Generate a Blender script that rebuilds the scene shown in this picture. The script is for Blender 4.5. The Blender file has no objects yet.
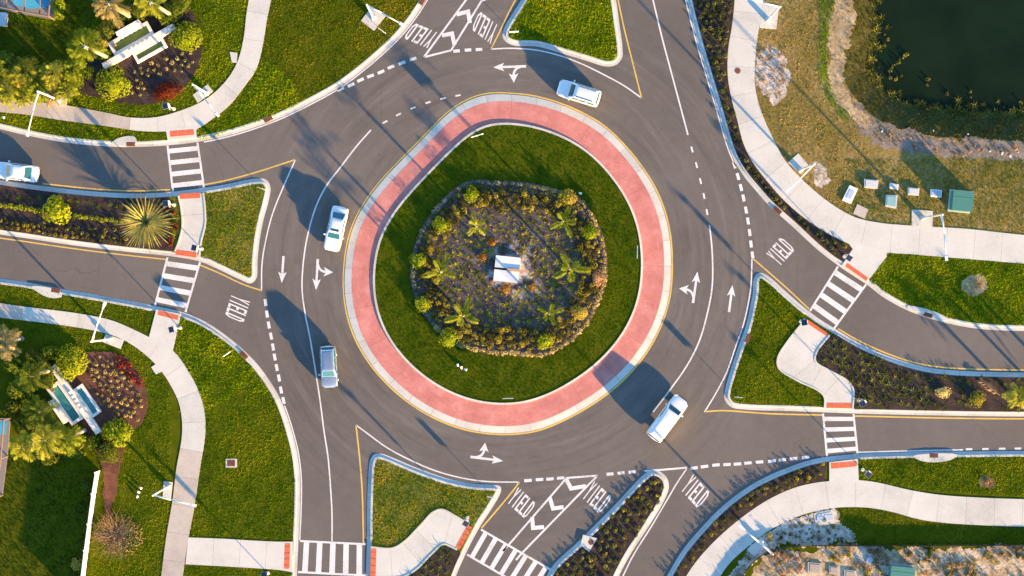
import bpy, math, random
import numpy as np
from mathutils import Vector, Matrix
from mathutils.geometry import tessellate_polygon

# ------------------------------------------------------------------ camera, sky, sun, exposure
SC = bpy.context.scene
COL = SC.collection
S = 0.11            # metres on the ground for one photo pixel
H = 180.0           # flying height of the camera
cam_d = bpy.data.cameras.new('camera')
cam_d.sensor_width = 36.0
cam_d.lens = 36.0 * H / (1024 * S)
cam_d.clip_start = 1.0
cam_d.clip_end = 6000.0
cam = bpy.data.objects.new('camera', cam_d)
cam.location = (0, 0, H)
COL.objects.link(cam)
SC.camera = cam

SUN_EL = math.radians(9.8)
SUN_AZ = Vector((0.69, -0.725)).normalized()     # horizontal direction towards the sun
world = bpy.data.worlds.new('World')
SC.world = world
world.use_nodes = True
wn = world.node_tree
bg = wn.nodes['Background']
sky = wn.nodes.new('ShaderNodeTexSky')
sky.sky_type = 'NISHITA'
sky.sun_disc = False
sky.sun_elevation = SUN_EL
sky.sun_rotation = math.atan2(SUN_AZ.x, SUN_AZ.y)
sky.air_density = 1.0
sky.dust_density = 0.0
sky.ozone_density = 3.5
wn.links.new(sky.outputs[0], bg.inputs[0])
bg.inputs[1].default_value = 0.118

sun_d = bpy.data.lights.new('sun', 'SUN')
sun_d.energy = 5.0
sun_d.angle = math.radians(0.9)
sun_d.color = (1.0, 0.63, 0.26)
sun = bpy.data.objects.new('sun', sun_d)
sv = Vector((SUN_AZ.x * math.cos(SUN_EL), SUN_AZ.y * math.cos(SUN_EL), math.sin(SUN_EL)))
sun.rotation_euler = sv.to_track_quat('Z', 'Y').to_euler()
sun.location = sv * 200
COL.objects.link(sun)

SC.view_settings.view_transform = 'Standard'
SC.view_settings.look = 'None'
SC.view_settings.gamma = 1.0
SC.view_settings.use_curve_mapping = False
SC.view_settings.exposure = 2.4

# ------------------------------------------------------------------ helpers
random.seed(7)
RNG = np.random.default_rng(11)

def P(x, y, z=0.0):
    """plan position of a map point; z = height of the thing seen there"""
    k = S * (H - z) / H
    return Vector(((x - 512) * k, (288 - y) * k, z))

def P2(pts):
    return [((x - 512) * S, (288 - y) * S) for x, y in pts]

def crom(pts, n=6, closed=False):
    pts = [np.array(p, float) for p in pts]
    out = []
    m = len(pts)
    rng = range(m) if closed else range(m - 1)
    for i in rng:
        if closed:
            p0, p1, p2, p3 = pts[i - 1], pts[i], pts[(i + 1) % m], pts[(i + 2) % m]
        else:
            p1, p2 = pts[i], pts[i + 1]
            p0 = pts[i - 1] if i > 0 else 2 * p1 - p2
            p3 = pts[i + 2] if i + 2 < m else 2 * p2 - p1
        d1 = max(np.linalg.norm(p1 - p0), 1e-6) ** .5
        d2 = max(np.linalg.norm(p2 - p1), 1e-6) ** .5
        d3 = max(np.linalg.norm(p3 - p2), 1e-6) ** .5
        m1 = (p1 - p0) / d1 - (p2 - p0) / (d1 + d2) + (p2 - p1) / d2
        m2 = (p2 - p1) / d2 - (p3 - p1) / (d2 + d3) + (p3 - p2) / d3
        m1 *= d2; m2 *= d2
        for k in range(n):
            t = k / n
            out.append((2 * t**3 - 3 * t**2 + 1) * p1 + (t**3 - 2 * t**2 + t) * m1 + (-2 * t**3 + 3 * t**2) * p2 + (t**3 - t**2) * m2)
    if not closed:
        out.append(pts[-1])
    return np.array(out)

def resample(pts, n=None, step=None, closed=False):
    pts = np.asarray(pts, float)
    if closed:
        pts = np.vstack([pts, pts[:1]])
    seg = np.linalg.norm(np.diff(pts, axis=0), axis=1)
    cum = np.concatenate([[0], np.cumsum(seg)])
    if n is None:
        n = max(2, int(round(cum[-1] / step)) + 1)
    elif closed:
        n += 1
    t = np.linspace(0, cum[-1], n)
    out = np.stack([np.interp(t, cum, pts[:, 0]), np.interp(t, cum, pts[:, 1])], 1)
    return out[:-1] if closed else out

def area(p):
    p = np.asarray(p)
    return 0.5 * np.sum(p[:, 0] * np.roll(p[:, 1], -1) - np.roll(p[:, 0], -1) * p[:, 1])

def offset(pts, d, closed=False):
    """closed: positive d = inwards.  open: positive d = to the left of travel on the map (y down)"""
    pts = np.asarray(pts, float)
    if closed:
        t = np.roll(pts, -1, 0) - np.roll(pts, 1, 0)
    else:
        t = np.gradient(pts, axis=0)
    t /= np.maximum(np.linalg.norm(t, axis=1, keepdims=True), 1e-9)
    n = np.stack([t[:, 1], -t[:, 0]], 1)
    if closed and area(pts) > 0:
        n = -n
    return pts + n * d

def inside(q, poly):
    poly = np.asarray(poly, float)
    x, y = q[:, 0], q[:, 1]
    r = np.zeros(len(q), bool)
    j = len(poly) - 1
    for i in range(len(poly)):
        xi, yi = poly[i]; xj, yj = poly[j]
        if yi != yj:
            c = ((yi > y) != (yj > y)) & (x < (xj - xi) * (y - yi) / (yj - yi) + xi)
            r ^= c
        j = i
    return r

# ------------------------------------------------------------------ materials
MATS = {}
def new_mat(name):
    m = bpy.data.materials.new(name)
    m.use_nodes = True
    nt = m.node_tree
    MATS[name] = m
    return m, nt, nt.nodes['Principled BSDF']

def ramp(nt, fac, stops):
    r = nt.nodes.new('ShaderNodeValToRGB')
    el = r.color_ramp.elements
    while len(el) < len(stops):
        el.new(0.5)
    for e, (p, c) in zip(el, stops):
        e.position = p
        e.color = (*c, 1)
    nt.links.new(fac, r.inputs[0])
    return r.outputs[0]

def noise(nt, scale, detail=4, rough=.6, vec=None, dist=0.0):
    n = nt.nodes.new('ShaderNodeTexNoise')
    n.inputs['Scale'].default_value = scale
    n.inputs['Detail'].default_value = detail
    n.inputs['Roughness'].default_value = rough
    n.inputs['Distortion'].default_value = dist
    if vec is not None:
        nt.links.new(vec, n.inputs['Vector'])
    return n.outputs['Fac']

def wpos(nt):
    return nt.nodes.new('ShaderNodeNewGeometry').outputs['Position']

def mixc(nt, a, b, f, mode='MIX'):
    m = nt.nodes.new('ShaderNodeMix')
    m.data_type = 'RGBA'
    m.blend_type = mode
    for sock, v in ((m.inputs[6], a), (m.inputs[7], b), (m.inputs[0], f)):
        if isinstance(v, bpy.types.NodeSocket):
            nt.links.new(v, sock)
        elif isinstance(v, (int, float)):
            sock.default_value = v
        else:
            sock.default_value = (*v, 1)
    return m.outputs[2]

def mth(nt, op, a, b=None, clamp=False):
    m = nt.nodes.new('ShaderNodeMath')
    m.operation = op
    m.use_clamp = clamp
    for i, v in enumerate((a, b)):
        if v is None:
            continue
        if isinstance(v, bpy.types.NodeSocket):
            nt.links.new(v, m.inputs[i])
        else:
            m.inputs[i].default_value = v
    return m.outputs[0]

def bump(nt, bsdf, h, strength, dist=0.02):
    b = nt.nodes.new('ShaderNodeBump')
    b.inputs['Strength'].default_value = strength
    b.inputs['Distance'].default_value = dist
    nt.links.new(h, b.inputs['Height'])
    nt.links.new(b.outputs[0], bsdf.inputs['Normal'])

def rough_mat(name, c1, c2, scale=1.0, rough=.9, fine=25, c3=None, bs=.3, bd=.01, lo=.3, hi=.7, spec=.25):
    """two or three tone mottled surface in world space"""
    m, nt, b = new_mat(name)
    w = wpos(nt)
    n1 = noise(nt, scale, 6, .65, w)
    n2 = noise(nt, fine, 4, .6, w)
    f = mth(nt, 'ADD', mth(nt, 'MULTIPLY', n1, .7), mth(nt, 'MULTIPLY', n2, .3))
    stops = [(lo, c1), (hi, c2)] if c3 is None else [(lo, c1), ((lo + hi) / 2, c2), (hi, c3)]
    nt.links.new(ramp(nt, f, stops), b.inputs['Base Color'])
    b.inputs['Roughness'].default_value = rough
    b.inputs['Specular IOR Level'].default_value = spec
    if bs:
        bump(nt, b, n2, bs, bd)
    return m

def flat_mat(name, c, rough=.5, metal=0.0, spec=.5, coat=0.0):
    m, nt, b = new_mat(name)
    w = wpos(nt)
    n = noise(nt, 6, 4, .6, w)
    nt.links.new(ramp(nt, n, [(.3, tuple(v * .88 for v in c)), (.7, tuple(min(1, v * 1.08) for v in c))]), b.inputs['Base Color'])
    b.inputs['Roughness'].default_value = rough
    b.inputs['Metallic'].default_value = metal
    b.inputs['Specular IOR Level'].default_value = spec
    b.inputs['Coat Weight'].default_value = coat
    return m

def leaf_mat(name, dark, mid, light, scale=.8, trans=.35, objvar=.0, rough=.6, fs=14):
    """leaves: colour varies by world-space noise and from plant to plant; light comes through"""
    m, nt, b = new_mat(name)
    w = wpos(nt)
    n1 = noise(nt, scale, 4, .6, w)
    n2 = noise(nt, fs, 3, .6, w)
    f = mth(nt, 'ADD', mth(nt, 'MULTIPLY', n1, .55), mth(nt, 'MULTIPLY', n2, .45))
    if objvar:
        oi = nt.nodes.new('ShaderNodeObjectInfo')
        f = mth(nt, 'ADD', f, mth(nt, 'MULTIPLY', mth(nt, 'SUBTRACT', oi.outputs['Random'], .5), objvar))
    k = .1 if name.startswith('grass') else .2
    c = ramp(nt, f, [(.5 - k, dark), (.5, mid), (.5 + k, light)])
    nt.links.new(c, b.inputs['Base Color'])
    b.inputs['Roughness'].default_value = rough
    b.inputs['Specular IOR Level'].default_value = .03
    tr = nt.nodes.new('ShaderNodeBsdfTranslucent')
    nt.links.new(c, tr.inputs[0])
    mx = nt.nodes.new('ShaderNodeMixShader')
    mx.inputs[0].default_value = trans
    nt.links.new(b.outputs[0], mx.inputs[1])
    nt.links.new(tr.outputs[0], mx.inputs[2])
    nt.links.new(mx.outputs[0], nt.nodes['Material Output'].inputs['Surface'])
    return m

def asphalt_mat():
    m, nt, b = new_mat('asphalt')
    w = wpos(nt)
    big = noise(nt, .06, 4, .6, w, .4)
    mid = noise(nt, .9, 5, .65, w)
    fine = noise(nt, 22, 3, .7, w)
    f = mth(nt, 'ADD', mth(nt, 'ADD', mth(nt, 'MULTIPLY', big, .5), mth(nt, 'MULTIPLY', mid, .25)), mth(nt, 'MULTIPLY', fine, .25))
    c = ramp(nt, f, [(.34, (.095, .083, .072)), (.5, (.121, .106, .092)), (.66, (.150, .131, .113))])
    # polished wheel tracks round the circle
    sx = nt.nodes.new('ShaderNodeSeparateXYZ')
    nt.links.new(w, sx.inputs[0])
    dx = mth(nt, 'ADD', sx.outputs[0], .55)
    dy = mth(nt, 'SUBTRACT', sx.outputs[1], 2.6)
    r = mth(nt, 'SQRT', mth(nt, 'ADD', mth(nt, 'MULTIPLY', dx, dx), mth(nt, 'MULTIPLY', dy, dy)))
    th = mth(nt, 'ARCTAN2', dy, dx)
    pv = nt.nodes.new('ShaderNodeCombineXYZ')
    nt.links.new(mth(nt, 'MULTIPLY', r, 1.1), pv.inputs[0]); nt.links.new(mth(nt, 'MULTIPLY', th, 2.2), pv.inputs[1])
    st = noise(nt, 1.0, 5, .7, pv.outputs[0])
    gate_r = mth(nt, 'SUBTRACT', 1.0, mth(nt, 'MULTIPLY', mth(nt, 'SUBTRACT', r, 27.0), .16), True)
    lightk = mth(nt, 'MULTIPLY', ramp(nt, st, [(.52, (0, 0, 0)), (.72, (1, 1, 1))]), mth(nt, 'MULTIPLY', gate_r, .6))
    darkk = mth(nt, 'MULTIPLY', ramp(nt, st, [(.30, (1, 1, 1)), (.47, (0, 0, 0))]), mth(nt, 'MULTIPLY', gate_r, .55))
    c = mixc(nt, c, (.185, .162, .140), lightk)
    c = mixc(nt, c, (.062, .055, .050), darkk)
    # oil spots and old repairs
    spot_ = ramp(nt, noise(nt, 1.6, 2, .5, w), [(.68, (0, 0, 0)), (.76, (1, 1, 1))])
    c = mixc(nt, c, (.055, .05, .046), mth(nt, 'MULTIPLY', spot_, .35))
    vr = nt.nodes.new('ShaderNodeTexVoronoi'); vr.inputs['Scale'].default_value = .055; vr.feature = 'F1'; vr.distance = 'CHEBYCHEV'
    nt.links.new(w, vr.inputs['Vector'])
    sc_ = nt.nodes.new('ShaderNodeSeparateColor'); nt.links.new(vr.outputs['Color'], sc_.inputs[0])
    c = mixc(nt, c, (.145, .132, .118), mth(nt, 'MULTIPLY', sc_.outputs[0], .22))
    # long dark scuffs and sealed cracks
    v = nt.nodes.new('ShaderNodeTexVoronoi')
    v.feature = 'DISTANCE_TO_EDGE'
    v.inputs['Scale'].default_value = .10
    wv = nt.nodes.new('ShaderNodeVectorMath'); wv.operation = 'ADD'
    nz = nt.nodes.new('ShaderNodeTexNoise'); nz.inputs['Scale'].default_value = .5; nz.inputs['Detail'].default_value = 5
    nt.links.new(w, nz.inputs['Vector'])
    nt.links.new(w, wv.inputs[0]); nt.links.new(nz.outputs['Color'], wv.inputs[1])
    nt.links.new(wv.outputs[0], v.inputs['Vector'])
    cr = mth(nt, 'LESS_THAN', v.outputs['Distance'], .0025)
    gate = mth(nt, 'GREATER_THAN', noise(nt, .05, 2, .5, w), .52)
    c = mixc(nt, c, (.032, .03, .03), mth(nt, 'MULTIPLY', mth(nt, 'MULTIPLY', cr, gate), .2))
    nt.links.new(c, b.inputs['Base Color'])
    b.inputs['Roughness'].default_value = .9
    b.inputs['Specular IOR Level'].default_value = .2
    bump(nt, b, fine, .25, .006)
    return m

def paint_mat(name, c, under=(.13, .118, .105), wear=.555):
    m, nt, b = new_mat(name)
    w = wpos(nt)
    n = noise(nt, 9, 6, .75, w)
    n2 = noise(nt, .5, 3, .6, w)
    f = mth(nt, 'ADD', mth(nt, 'MULTIPLY', n, .75), mth(nt, 'MULTIPLY', n2, .25))
    k = ramp(nt, f, [(wear - .04, (0, 0, 0)), (wear + .06, (1, 1, 1))])
    nt.links.new(mixc(nt, c, under, mth(nt, 'MULTIPLY', k, .8)), b.inputs['Base Color'])
    b.inputs['Roughness'].default_value = .7
    return m

def concrete_mat(name, c, amp=.16):
    m, nt, b = new_mat(name)
    w = wpos(nt)
    n1 = noise(nt, .35, 5, .6, w)
    n2 = noise(nt, 5, 5, .7, w)
    oi = nt.nodes.new('ShaderNodeObjectInfo')
    f = mth(nt, 'ADD', mth(nt, 'MULTIPLY', n1, .55), mth(nt, 'MULTIPLY', n2, .45))
    f = mth(nt, 'ADD', f, mth(nt, 'MULTIPLY', mth(nt, 'SUBTRACT', oi.outputs['Random'], .5), .14))
    nt.links.new(ramp(nt, f, [(.28, tuple(v * (1 - amp * 1.5) for v in c)), (.5, c), (.72, tuple(min(.9, v * (1 + amp)) for v in c))]), b.inputs['Base Color'])
    b.inputs['Roughness'].default_value = .85
    b.inputs['Specular IOR Level'].default_value = .3
    bump(nt, b, n2, .15, .006)
    return m

def glass_mat():
    m, nt, b = new_mat('car_glass')
    b.inputs['Base Color'].default_value = (.015, .085, .11, 1)
    b.inputs['Roughness'].default_value = .06
    b.inputs['Specular IOR Level'].default_value = .8
    return m

def water_mat(name, c, rough=.05, bs=.08, sc=1.2):
    m, nt, b = new_mat(name)
    w = wpos(nt)
    n = noise(nt, .25, 3, .5, w)
    nt.links.new(ramp(nt, n, [(.3, c), (.7, tuple(v * 1.5 for v in c))]), b.inputs['Base Color'])
    b.inputs['Roughness'].default_value = rough
    b.inputs['Specular IOR Level'].default_value = .1 if name == 'pond_water' else .2
    bump(nt, b, noise(nt, sc, 3, .5, w), bs, .03)
    return m

asphalt_mat(); glass_mat()
paint_mat('white_paint', (.63, .615, .58))
paint_mat('yellow_paint', (.62, .40, .07))
concrete_mat('concrete', (.50, .487, .43))
concrete_mat('kerb_concrete', (.49, .48, .425), .18)
concrete_mat('gutter_concrete', (.47, .46, .42), .2)
concrete_mat('old_concrete', (.42, .37, .31), .2)
def apron_mat():
    m, nt, b = new_mat('red_apron')
    w = wpos(nt)
    f = mth(nt, 'ADD', mth(nt, 'MULTIPLY', noise(nt, .6, 5, .65, w), .6), mth(nt, 'MULTIPLY', noise(nt, 8, 4, .65, w), .4))
    c = ramp(nt, f, [(.34, (.38, .135, .112)), (.5, (.50, .18, .148)), (.66, (.60, .27, .225))])
    sx = nt.nodes.new('ShaderNodeSeparateXYZ'); nt.links.new(w, sx.inputs[0])
    dx = mth(nt, 'ADD', sx.outputs[0], .55); dy = mth(nt, 'SUBTRACT', sx.outputs[1], 2.6)
    r = mth(nt, 'SQRT', mth(nt, 'ADD', mth(nt, 'MULTIPLY', dx, dx), mth(nt, 'MULTIPLY', dy, dy)))
    pv = nt.nodes.new('ShaderNodeCombineXYZ')
    nt.links.new(mth(nt, 'MULTIPLY', r, 1.6), pv.inputs[0]); nt.links.new(mth(nt, 'MULTIPLY', mth(nt, 'ARCTAN2', dy, dx), 5.0), pv.inputs[1])
    st = noise(nt, 1.0, 5, .75, pv.outputs[0])
    c = mixc(nt, c, (.22, .10, .085), mth(nt, 'MULTIPLY', ramp(nt, st, [(.28, (1, 1, 1)), (.42, (0, 0, 0))]), .5))
    c = mixc(nt, c, (.60, .36, .31), mth(nt, 'MULTIPLY', ramp(nt, st, [(.58, (0, 0, 0)), (.74, (1, 1, 1))]), .5))
    oi = nt.nodes.new('ShaderNodeObjectInfo')
    c = mixc(nt, c, (.36, .15, .13), mth(nt, 'MULTIPLY', oi.outputs['Random'], .22))
    nt.links.new(c, b.inputs['Base Color']); b.inputs['Roughness'].default_value = .85; b.inputs['Specular IOR Level'].default_value = .2
apron_mat()
rough_mat('red_tactile', (.52, .11, .045), (.64, .16, .07), 2, .7, 20, bs=.1)
rough_mat('turf_base', (.030, .048, .002), (.065, .080, .003), .6, .95, 9, c3=(.10, .095, .008), spec=.02)
rough_mat('dry_ground', (.08, .085, .010), (.21, .15, .045), .13, .95, 3, c3=(.40, .28, .12), bs=.8, bd=.06, spec=.05)
rough_mat('olive_ground', (.055, .075, .006), (.12, .12, .015), .35, .95, 4, c3=(.24, .18, .05), bs=.8, bd=.05, spec=.05)
rough_mat('mulch', (.014, .009, .008), (.038, .025, .021), 1.2, .95, 7, c3=(.075, .050, .042), bs=.9, bd=.05)
rough_mat('red_mulch', (.06, .022, .014), (.11, .045, .03), 1.2, .95, 7, c3=(.16, .075, .05), bs=.9, bd=.05)
rough_mat('grey_mulch', (.045, .038, .042), (.085, .074, .078), .35, .95, 5, c3=(.20, .175, .165), bs=.9, bd=.05, lo=.36, hi=.68)
def centre_mulch():
    m, nt, b = new_mat('centre_mulch')
    w = wpos(nt)
    n1 = noise(nt, .5, 6, .7, w); n2 = noise(nt, 6, 4, .65, w)
    f = mth(nt, 'ADD', mth(nt, 'MULTIPLY', n1, .5), mth(nt, 'MULTIPLY', n2, .5))
    c = ramp(nt, f, [(.34, (.030, .023, .020)), (.5, (.078, .064, .060)), (.66, (.165, .138, .125))])
    sx = nt.nodes.new('ShaderNodeSeparateXYZ'); nt.links.new(w, sx.inputs[0])
    dx = mth(nt, 'ADD', sx.outputs[0], -.2); dy = mth(nt, 'SUBTRACT', sx.outputs[1], 2.2)
    r = mth(nt, 'SQRT', mth(nt, 'ADD', mth(nt, 'MULTIPLY', dx, dx), mth(nt, 'MULTIPLY', dy, dy)))
    k = mth(nt, 'ADD', mth(nt, 'SUBTRACT', .92, mth(nt, 'MULTIPLY', r, .20)), mth(nt, 'MULTIPLY', mth(nt, 'SUBTRACT', noise(nt, .55, 6, .7, w), .5), 2.6))
    k = ramp(nt, k, [(.35, (0, 0, 0)), (.75, (1, 1, 1))])
    sand = ramp(nt, n2, [(.3, (.24, .19, .16)), (.7, (.62, .56, .52))])
    nt.links.new(mixc(nt, c, sand, k), b.inputs['Base Color'])
    b.inputs['Roughness'].default_value = .95; b.inputs['Specular IOR Level'].default_value = .1
    bump(nt, b, n2, .9, .06)
centre_mulch()
rough_mat('sand', (.30, .24, .17), (.45, .39, .30), .4, .95, 7, c3=(.60, .55, .47), bs=.6, bd=.03)
rough_mat('white_sand', (.16, .12, .07), (.44, .37, .29), .9, .95, 5, c3=(.64, .57, .48), bs=.8, bd=.05, lo=.38, hi=.62)
rough_mat('tan_dirt', (.17, .12, .06), (.36, .26, .14), .5, .95, 4, c3=(.56, .44, .28), bs=.7, bd=.04)
rough_mat('grey_soil', (.09, .075, .05), (.17, .145, .11), .8, .95, 5, c3=(.34, .25, .22), bs=.7, bd=.04)
rough_mat('weedy_sand', (.15, .105, .04), (.36, .27, .16), .5, .95, 3.5, c3=(.58, .48, .36), bs=.9, bd=.06, lo=.38, hi=.6)
rough_mat('bank_turf', (.028, .030, .008), (.055, .055, .012), .5, .95, 4, c3=(.095, .085, .022), bs=.9, bd=.06)
rough_mat('dark_earth', (.07, .055, .02), (.13, .095, .045), .8, .95, 5, c3=(.20, .15, .08), bs=.8, bd=.05)
leaf_mat('grass_lush', (.055, .125, .002), (.155, .25, .002), (.38, .39, .008), .14, .42, fs=3.2)
leaf_mat('grass_ring', (.035, .092, .002), (.068, .142, .002), (.17, .215, .004), .14, .42, fs=3.2)
leaf_mat('grass_bright', (.085, .175, .002), (.23, .36, .002), (.50, .52, .010), .18, .42, fs=3.2)
leaf_mat('grass_olive', (.065, .115, .003), (.165, .205, .004), (.42, .34, .03), .12, .4, fs=3.2)
leaf_mat('grass_brown', (.085, .145, .003), (.19, .26, .004), (.48, .38, .03), .16, .4, fs=3.2)
leaf_mat('grass_shaded', (.014, .032, .005), (.028, .055, .007), (.055, .075, .012), .25, .25, fs=3)  # shade over the two back yards is painted into this darkened lawn colour
leaf_mat('grass_dry', (.17, .16, .008), (.38, .27, .05), (.60, .43, .16), .15, .35, fs=3.2)
leaf_mat('grass_bank', (.045, .05, .010), (.085, .085, .014), (.15, .13, .025), .25, .25, fs=3.0)
leaf_mat('leaf_lime', (.11, .16, .008), (.22, .27, .012), (.38, .37, .022), 1.6, .35, .12, fs=5)
leaf_mat('leaf_green', (.04, .07, .007), (.085, .125, .010), (.18, .20, .016), 1.3, .35, .2, fs=5)
leaf_mat('leaf_hedge', (.035, .052, .007), (.075, .095, .010), (.15, .155, .018), 1.3, .3, .1, fs=5)
leaf_mat('leaf_yellow', (.19, .17, .02), (.31, .25, .03), (.42, .33, .07), 1.5, .3, .3)
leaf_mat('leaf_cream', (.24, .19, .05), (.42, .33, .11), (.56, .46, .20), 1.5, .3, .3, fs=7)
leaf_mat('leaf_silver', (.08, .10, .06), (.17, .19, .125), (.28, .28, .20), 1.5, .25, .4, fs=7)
leaf_mat('leaf_croton', (.05, .050, .010), (.125, .110, .014), (.31, .25, .03), 1.2, .3, .6, fs=6)
leaf_mat('leaf_orange', (.14, .06, .012), (.26, .12, .02), (.38, .22, .05), 2, .3, .3, fs=6)
leaf_mat('leaf_small', (.035, .05, .012), (.075, .085, .018), (.15, .15, .03), 1.6, .3, .5)
leaf_mat('leaf_tuft', (.06, .08, .008), (.15, .165, .014), (.30, .28, .035), 1.6, .3, .5, fs=5)
leaf_mat('leaf_reed', (.06, .07, .012), (.12, .12, .02), (.22, .20, .04), 2, .3, .4, fs=6)
leaf_mat('leaf_bedding', (.20, .17, .05), (.32, .27, .07), (.42, .36, .14), 1.6, .3, .4)
leaf_mat('leaf_red', (.05, .03, .008), (.26, .022, .012), (.46, .09, .02), 3, .3, .4, fs=7)
leaf_mat('leaf_maroon', (.07, .010, .012), (.14, .016, .018), (.28, .03, .025), 3, .3, .4)
leaf_mat('leaf_dry', (.16, .11, .05), (.34, .19, .10), (.38, .29, .17), 1.5, .25, .3)
leaf_mat('palm_frond', (.10, .145, .010), (.23, .265, .018), (.42, .38, .06), 1.2, .35, .2)
leaf_mat('palm_tan', (.25, .20, .07), (.40, .31, .12), (.52, .43, .22), 1.2, .3, .2)
leaf_mat('palm_green', (.05, .085, .010), (.12, .155, .016), (.26, .26, .03), 1.2, .35, .2)
leaf_mat('agave_leaf', (.20, .19, .04), (.42, .36, .10), (.60, .50, .24), 2.2, .25, .2)
flat_mat('trunk', (.30, .25, .19), .85)
flat_mat('crownshaft', (.62, .60, .54), .6)
flat_mat('stem', (.10, .07, .045), .9)
flat_mat('car_white', (.70, .70, .69), .28, 0, .5, .6)
flat_mat('car_silver', (.42, .47, .52), .25, .75, .5, .6)
flat_mat('tyre', (.02, .02, .02), .85)
flat_mat('rim', (.45, .45, .46), .35, .8)
flat_mat('black_trim', (.02, .02, .022), .45)
flat_mat('head_lens', (.75, .75, .75), .15)
flat_mat('tail_lens', (.35, .02, .015), .2)
flat_mat('lamp_metal', (.68, .66, .62), .45)
flat_mat('steel', (.5, .5, .5), .4, .4)
flat_mat('solar', (.03, .035, .05), .2)
flat_mat('sign_white', (.75, .75, .74), .45)
flat_mat('sign_yellow', (.75, .55, .03), .45)
flat_mat('rust', (.20, .065, .03), .85)
flat_mat('drain_rust', (.12, .04, .025), .85)
flat_mat('box_green', (.055, .19, .15), .45)
flat_mat('box_grey', (.48, .49, .47), .6)
flat_mat('lid_blue', (.38, .44, .50), .5)
flat_mat('lid_teal', (.20, .38, .36), .5)
flat_mat('cream_stone', (.70, .64, .55), .7)
flat_mat('white_stone', (.70, .67, .61), .6)
flat_mat('wood_beam', (.45, .27, .14), .6)
flat_mat('bronze_frame', (.16, .11, .08), .6)
flat_mat('white_vinyl', (.80, .79, .76), .5)
flat_mat('deck', (.20, .17, .15), .8)
flat_mat('fence_fabric', (.025, .024, .03), .8)
flat_mat('rock', (.33, .28, .22), .9)
water_mat('pond_water', (.0055, .0125, .005), .18, .04)
water_mat('pool_water', (.05, .26, .38), .05, .15, 4)
water_mat('basin_teal', (.045, .20, .20), .05, .15, 5)
water_mat('basin_green', (.11, .15, .035), .1, .15, 5)

# ------------------------------------------------------------------ object helpers
def tag(o, label=None, cat=None, group=None, kind=None):
    if label: o['label'] = label
    if cat: o['category'] = cat
    if group: o['group'] = group
    if kind: o['kind'] = kind
    return o

def link(name, me, mat, parent=None):
    if mat is not None and not me.materials:
        me.materials.append(MATS[mat])
    o = bpy.data.objects.new(name, me)
    COL.objects.link(o)
    if parent is not None:
        o.parent = parent
    return o

def empty(name, loc=(0, 0, 0), rz=0.0, **kw):
    o = bpy.data.objects.new(name, None)
    o.location = loc
    o.rotation_euler = (0, 0, rz)
    o.empty_display_size = .3
    COL.objects.link(o)
    return tag(o, **kw)

def mesh(name, verts, faces, smooth=False):
    me = bpy.data.meshes.new(name)
    me.from_pydata([tuple(v) for v in verts], [], [tuple(f) for f in faces])
    me.update()
    if smooth:
        me.polygons.foreach_set('use_smooth', [True] * len(me.polygons))
    return me

def big_mesh(name, verts, nper):
    """many disconnected n-gons, given as an array (faces*nper, 3)"""
    verts = np.asarray(verts, np.float32).reshape(-1, 3)
    nf = len(verts) // nper
    me = bpy.data.meshes.new(name)
    me.vertices.add(len(verts)); me.loops.add(len(verts)); me.polygons.add(nf)
    me.vertices.foreach_set('co', verts.ravel())
    me.loops.foreach_set('vertex_index', np.arange(len(verts), dtype=np.int32))
    me.polygons.foreach_set('loop_start', np.arange(nf, dtype=np.int32) * nper)
    me.polygons.foreach_set('loop_total', np.full(nf, nper, np.int32))
    me.update(calc_edges=True)
    return me

class MB:
    def __init__(self): self.v = []; self.f = []
    def add(self, v, f):
        b = len(self.v)
        self.v += [tuple(p) for p in v]
        self.f += [tuple(i + b for i in q) for q in f]
    def box(self, x0, x1, y0, y1, z0, z1, M=None):
        v = [Vector(p) for p in ((x0, y0, z0), (x1, y0, z0), (x1, y1, z0), (x0, y1, z0), (x0, y0, z1), (x1, y0, z1), (x1, y1, z1), (x0, y1, z1))]
        if M is not None: v = [M @ p for p in v]
        self.add(v, [(3, 2, 1, 0), (4, 5, 6, 7), (0, 1, 5, 4), (1, 2, 6, 5), (2, 3, 7, 6), (3, 0, 4, 7)])
    def tube(self, a, b, r0, r1=None, n=8):
        a, b = Vector(a), Vector(b)
        r1 = r0 if r1 is None else r1
        d = (b - a).normalized()
        u = d.orthogonal().normalized(); w = d.cross(u)
        v = []
        for c, r in ((a, r0), (b, r1)):
            v += [c + (u * math.cos(2 * math.pi * i / n) + w * math.sin(2 * math.pi * i / n)) * r for i in range(n)]
        f = [(i, (i + 1) % n, n + (i + 1) % n, n + i) for i in range(n)]
        f += [tuple(range(n - 1, -1, -1)), tuple(range(n, 2 * n))]
        self.add(v, f)
    def path(self, pts, radii, n=8):
        for i in range(len(pts) - 1):
            self.tube(pts[i], pts[i + 1], radii[i], radii[i + 1], n)
    def prism(self, poly, z0, z1, base=False):
        poly = [tuple(p) for p in poly]
        if area(poly) < 0: poly = poly[::-1]
        n = len(poly)
        v = [(x, y, z0) for x, y in poly] + [(x, y, z1) for x, y in poly]
        f = [tuple(n + i for i in t) for t in tess(poly)]
        f += [(i, (i + 1) % n, n + (i + 1) % n, n + i) for i in range(n)]
        if base: f += [tuple(reversed(t)) for t in tess(poly)]
        self.add(v, f)
    def me(self, name, smooth=False): return mesh(name, self.v, self.f, smooth)
    def build(self, name, mat, parent=None, smooth=False):
        return link(name, self.me(name, smooth), mat, parent)

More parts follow.
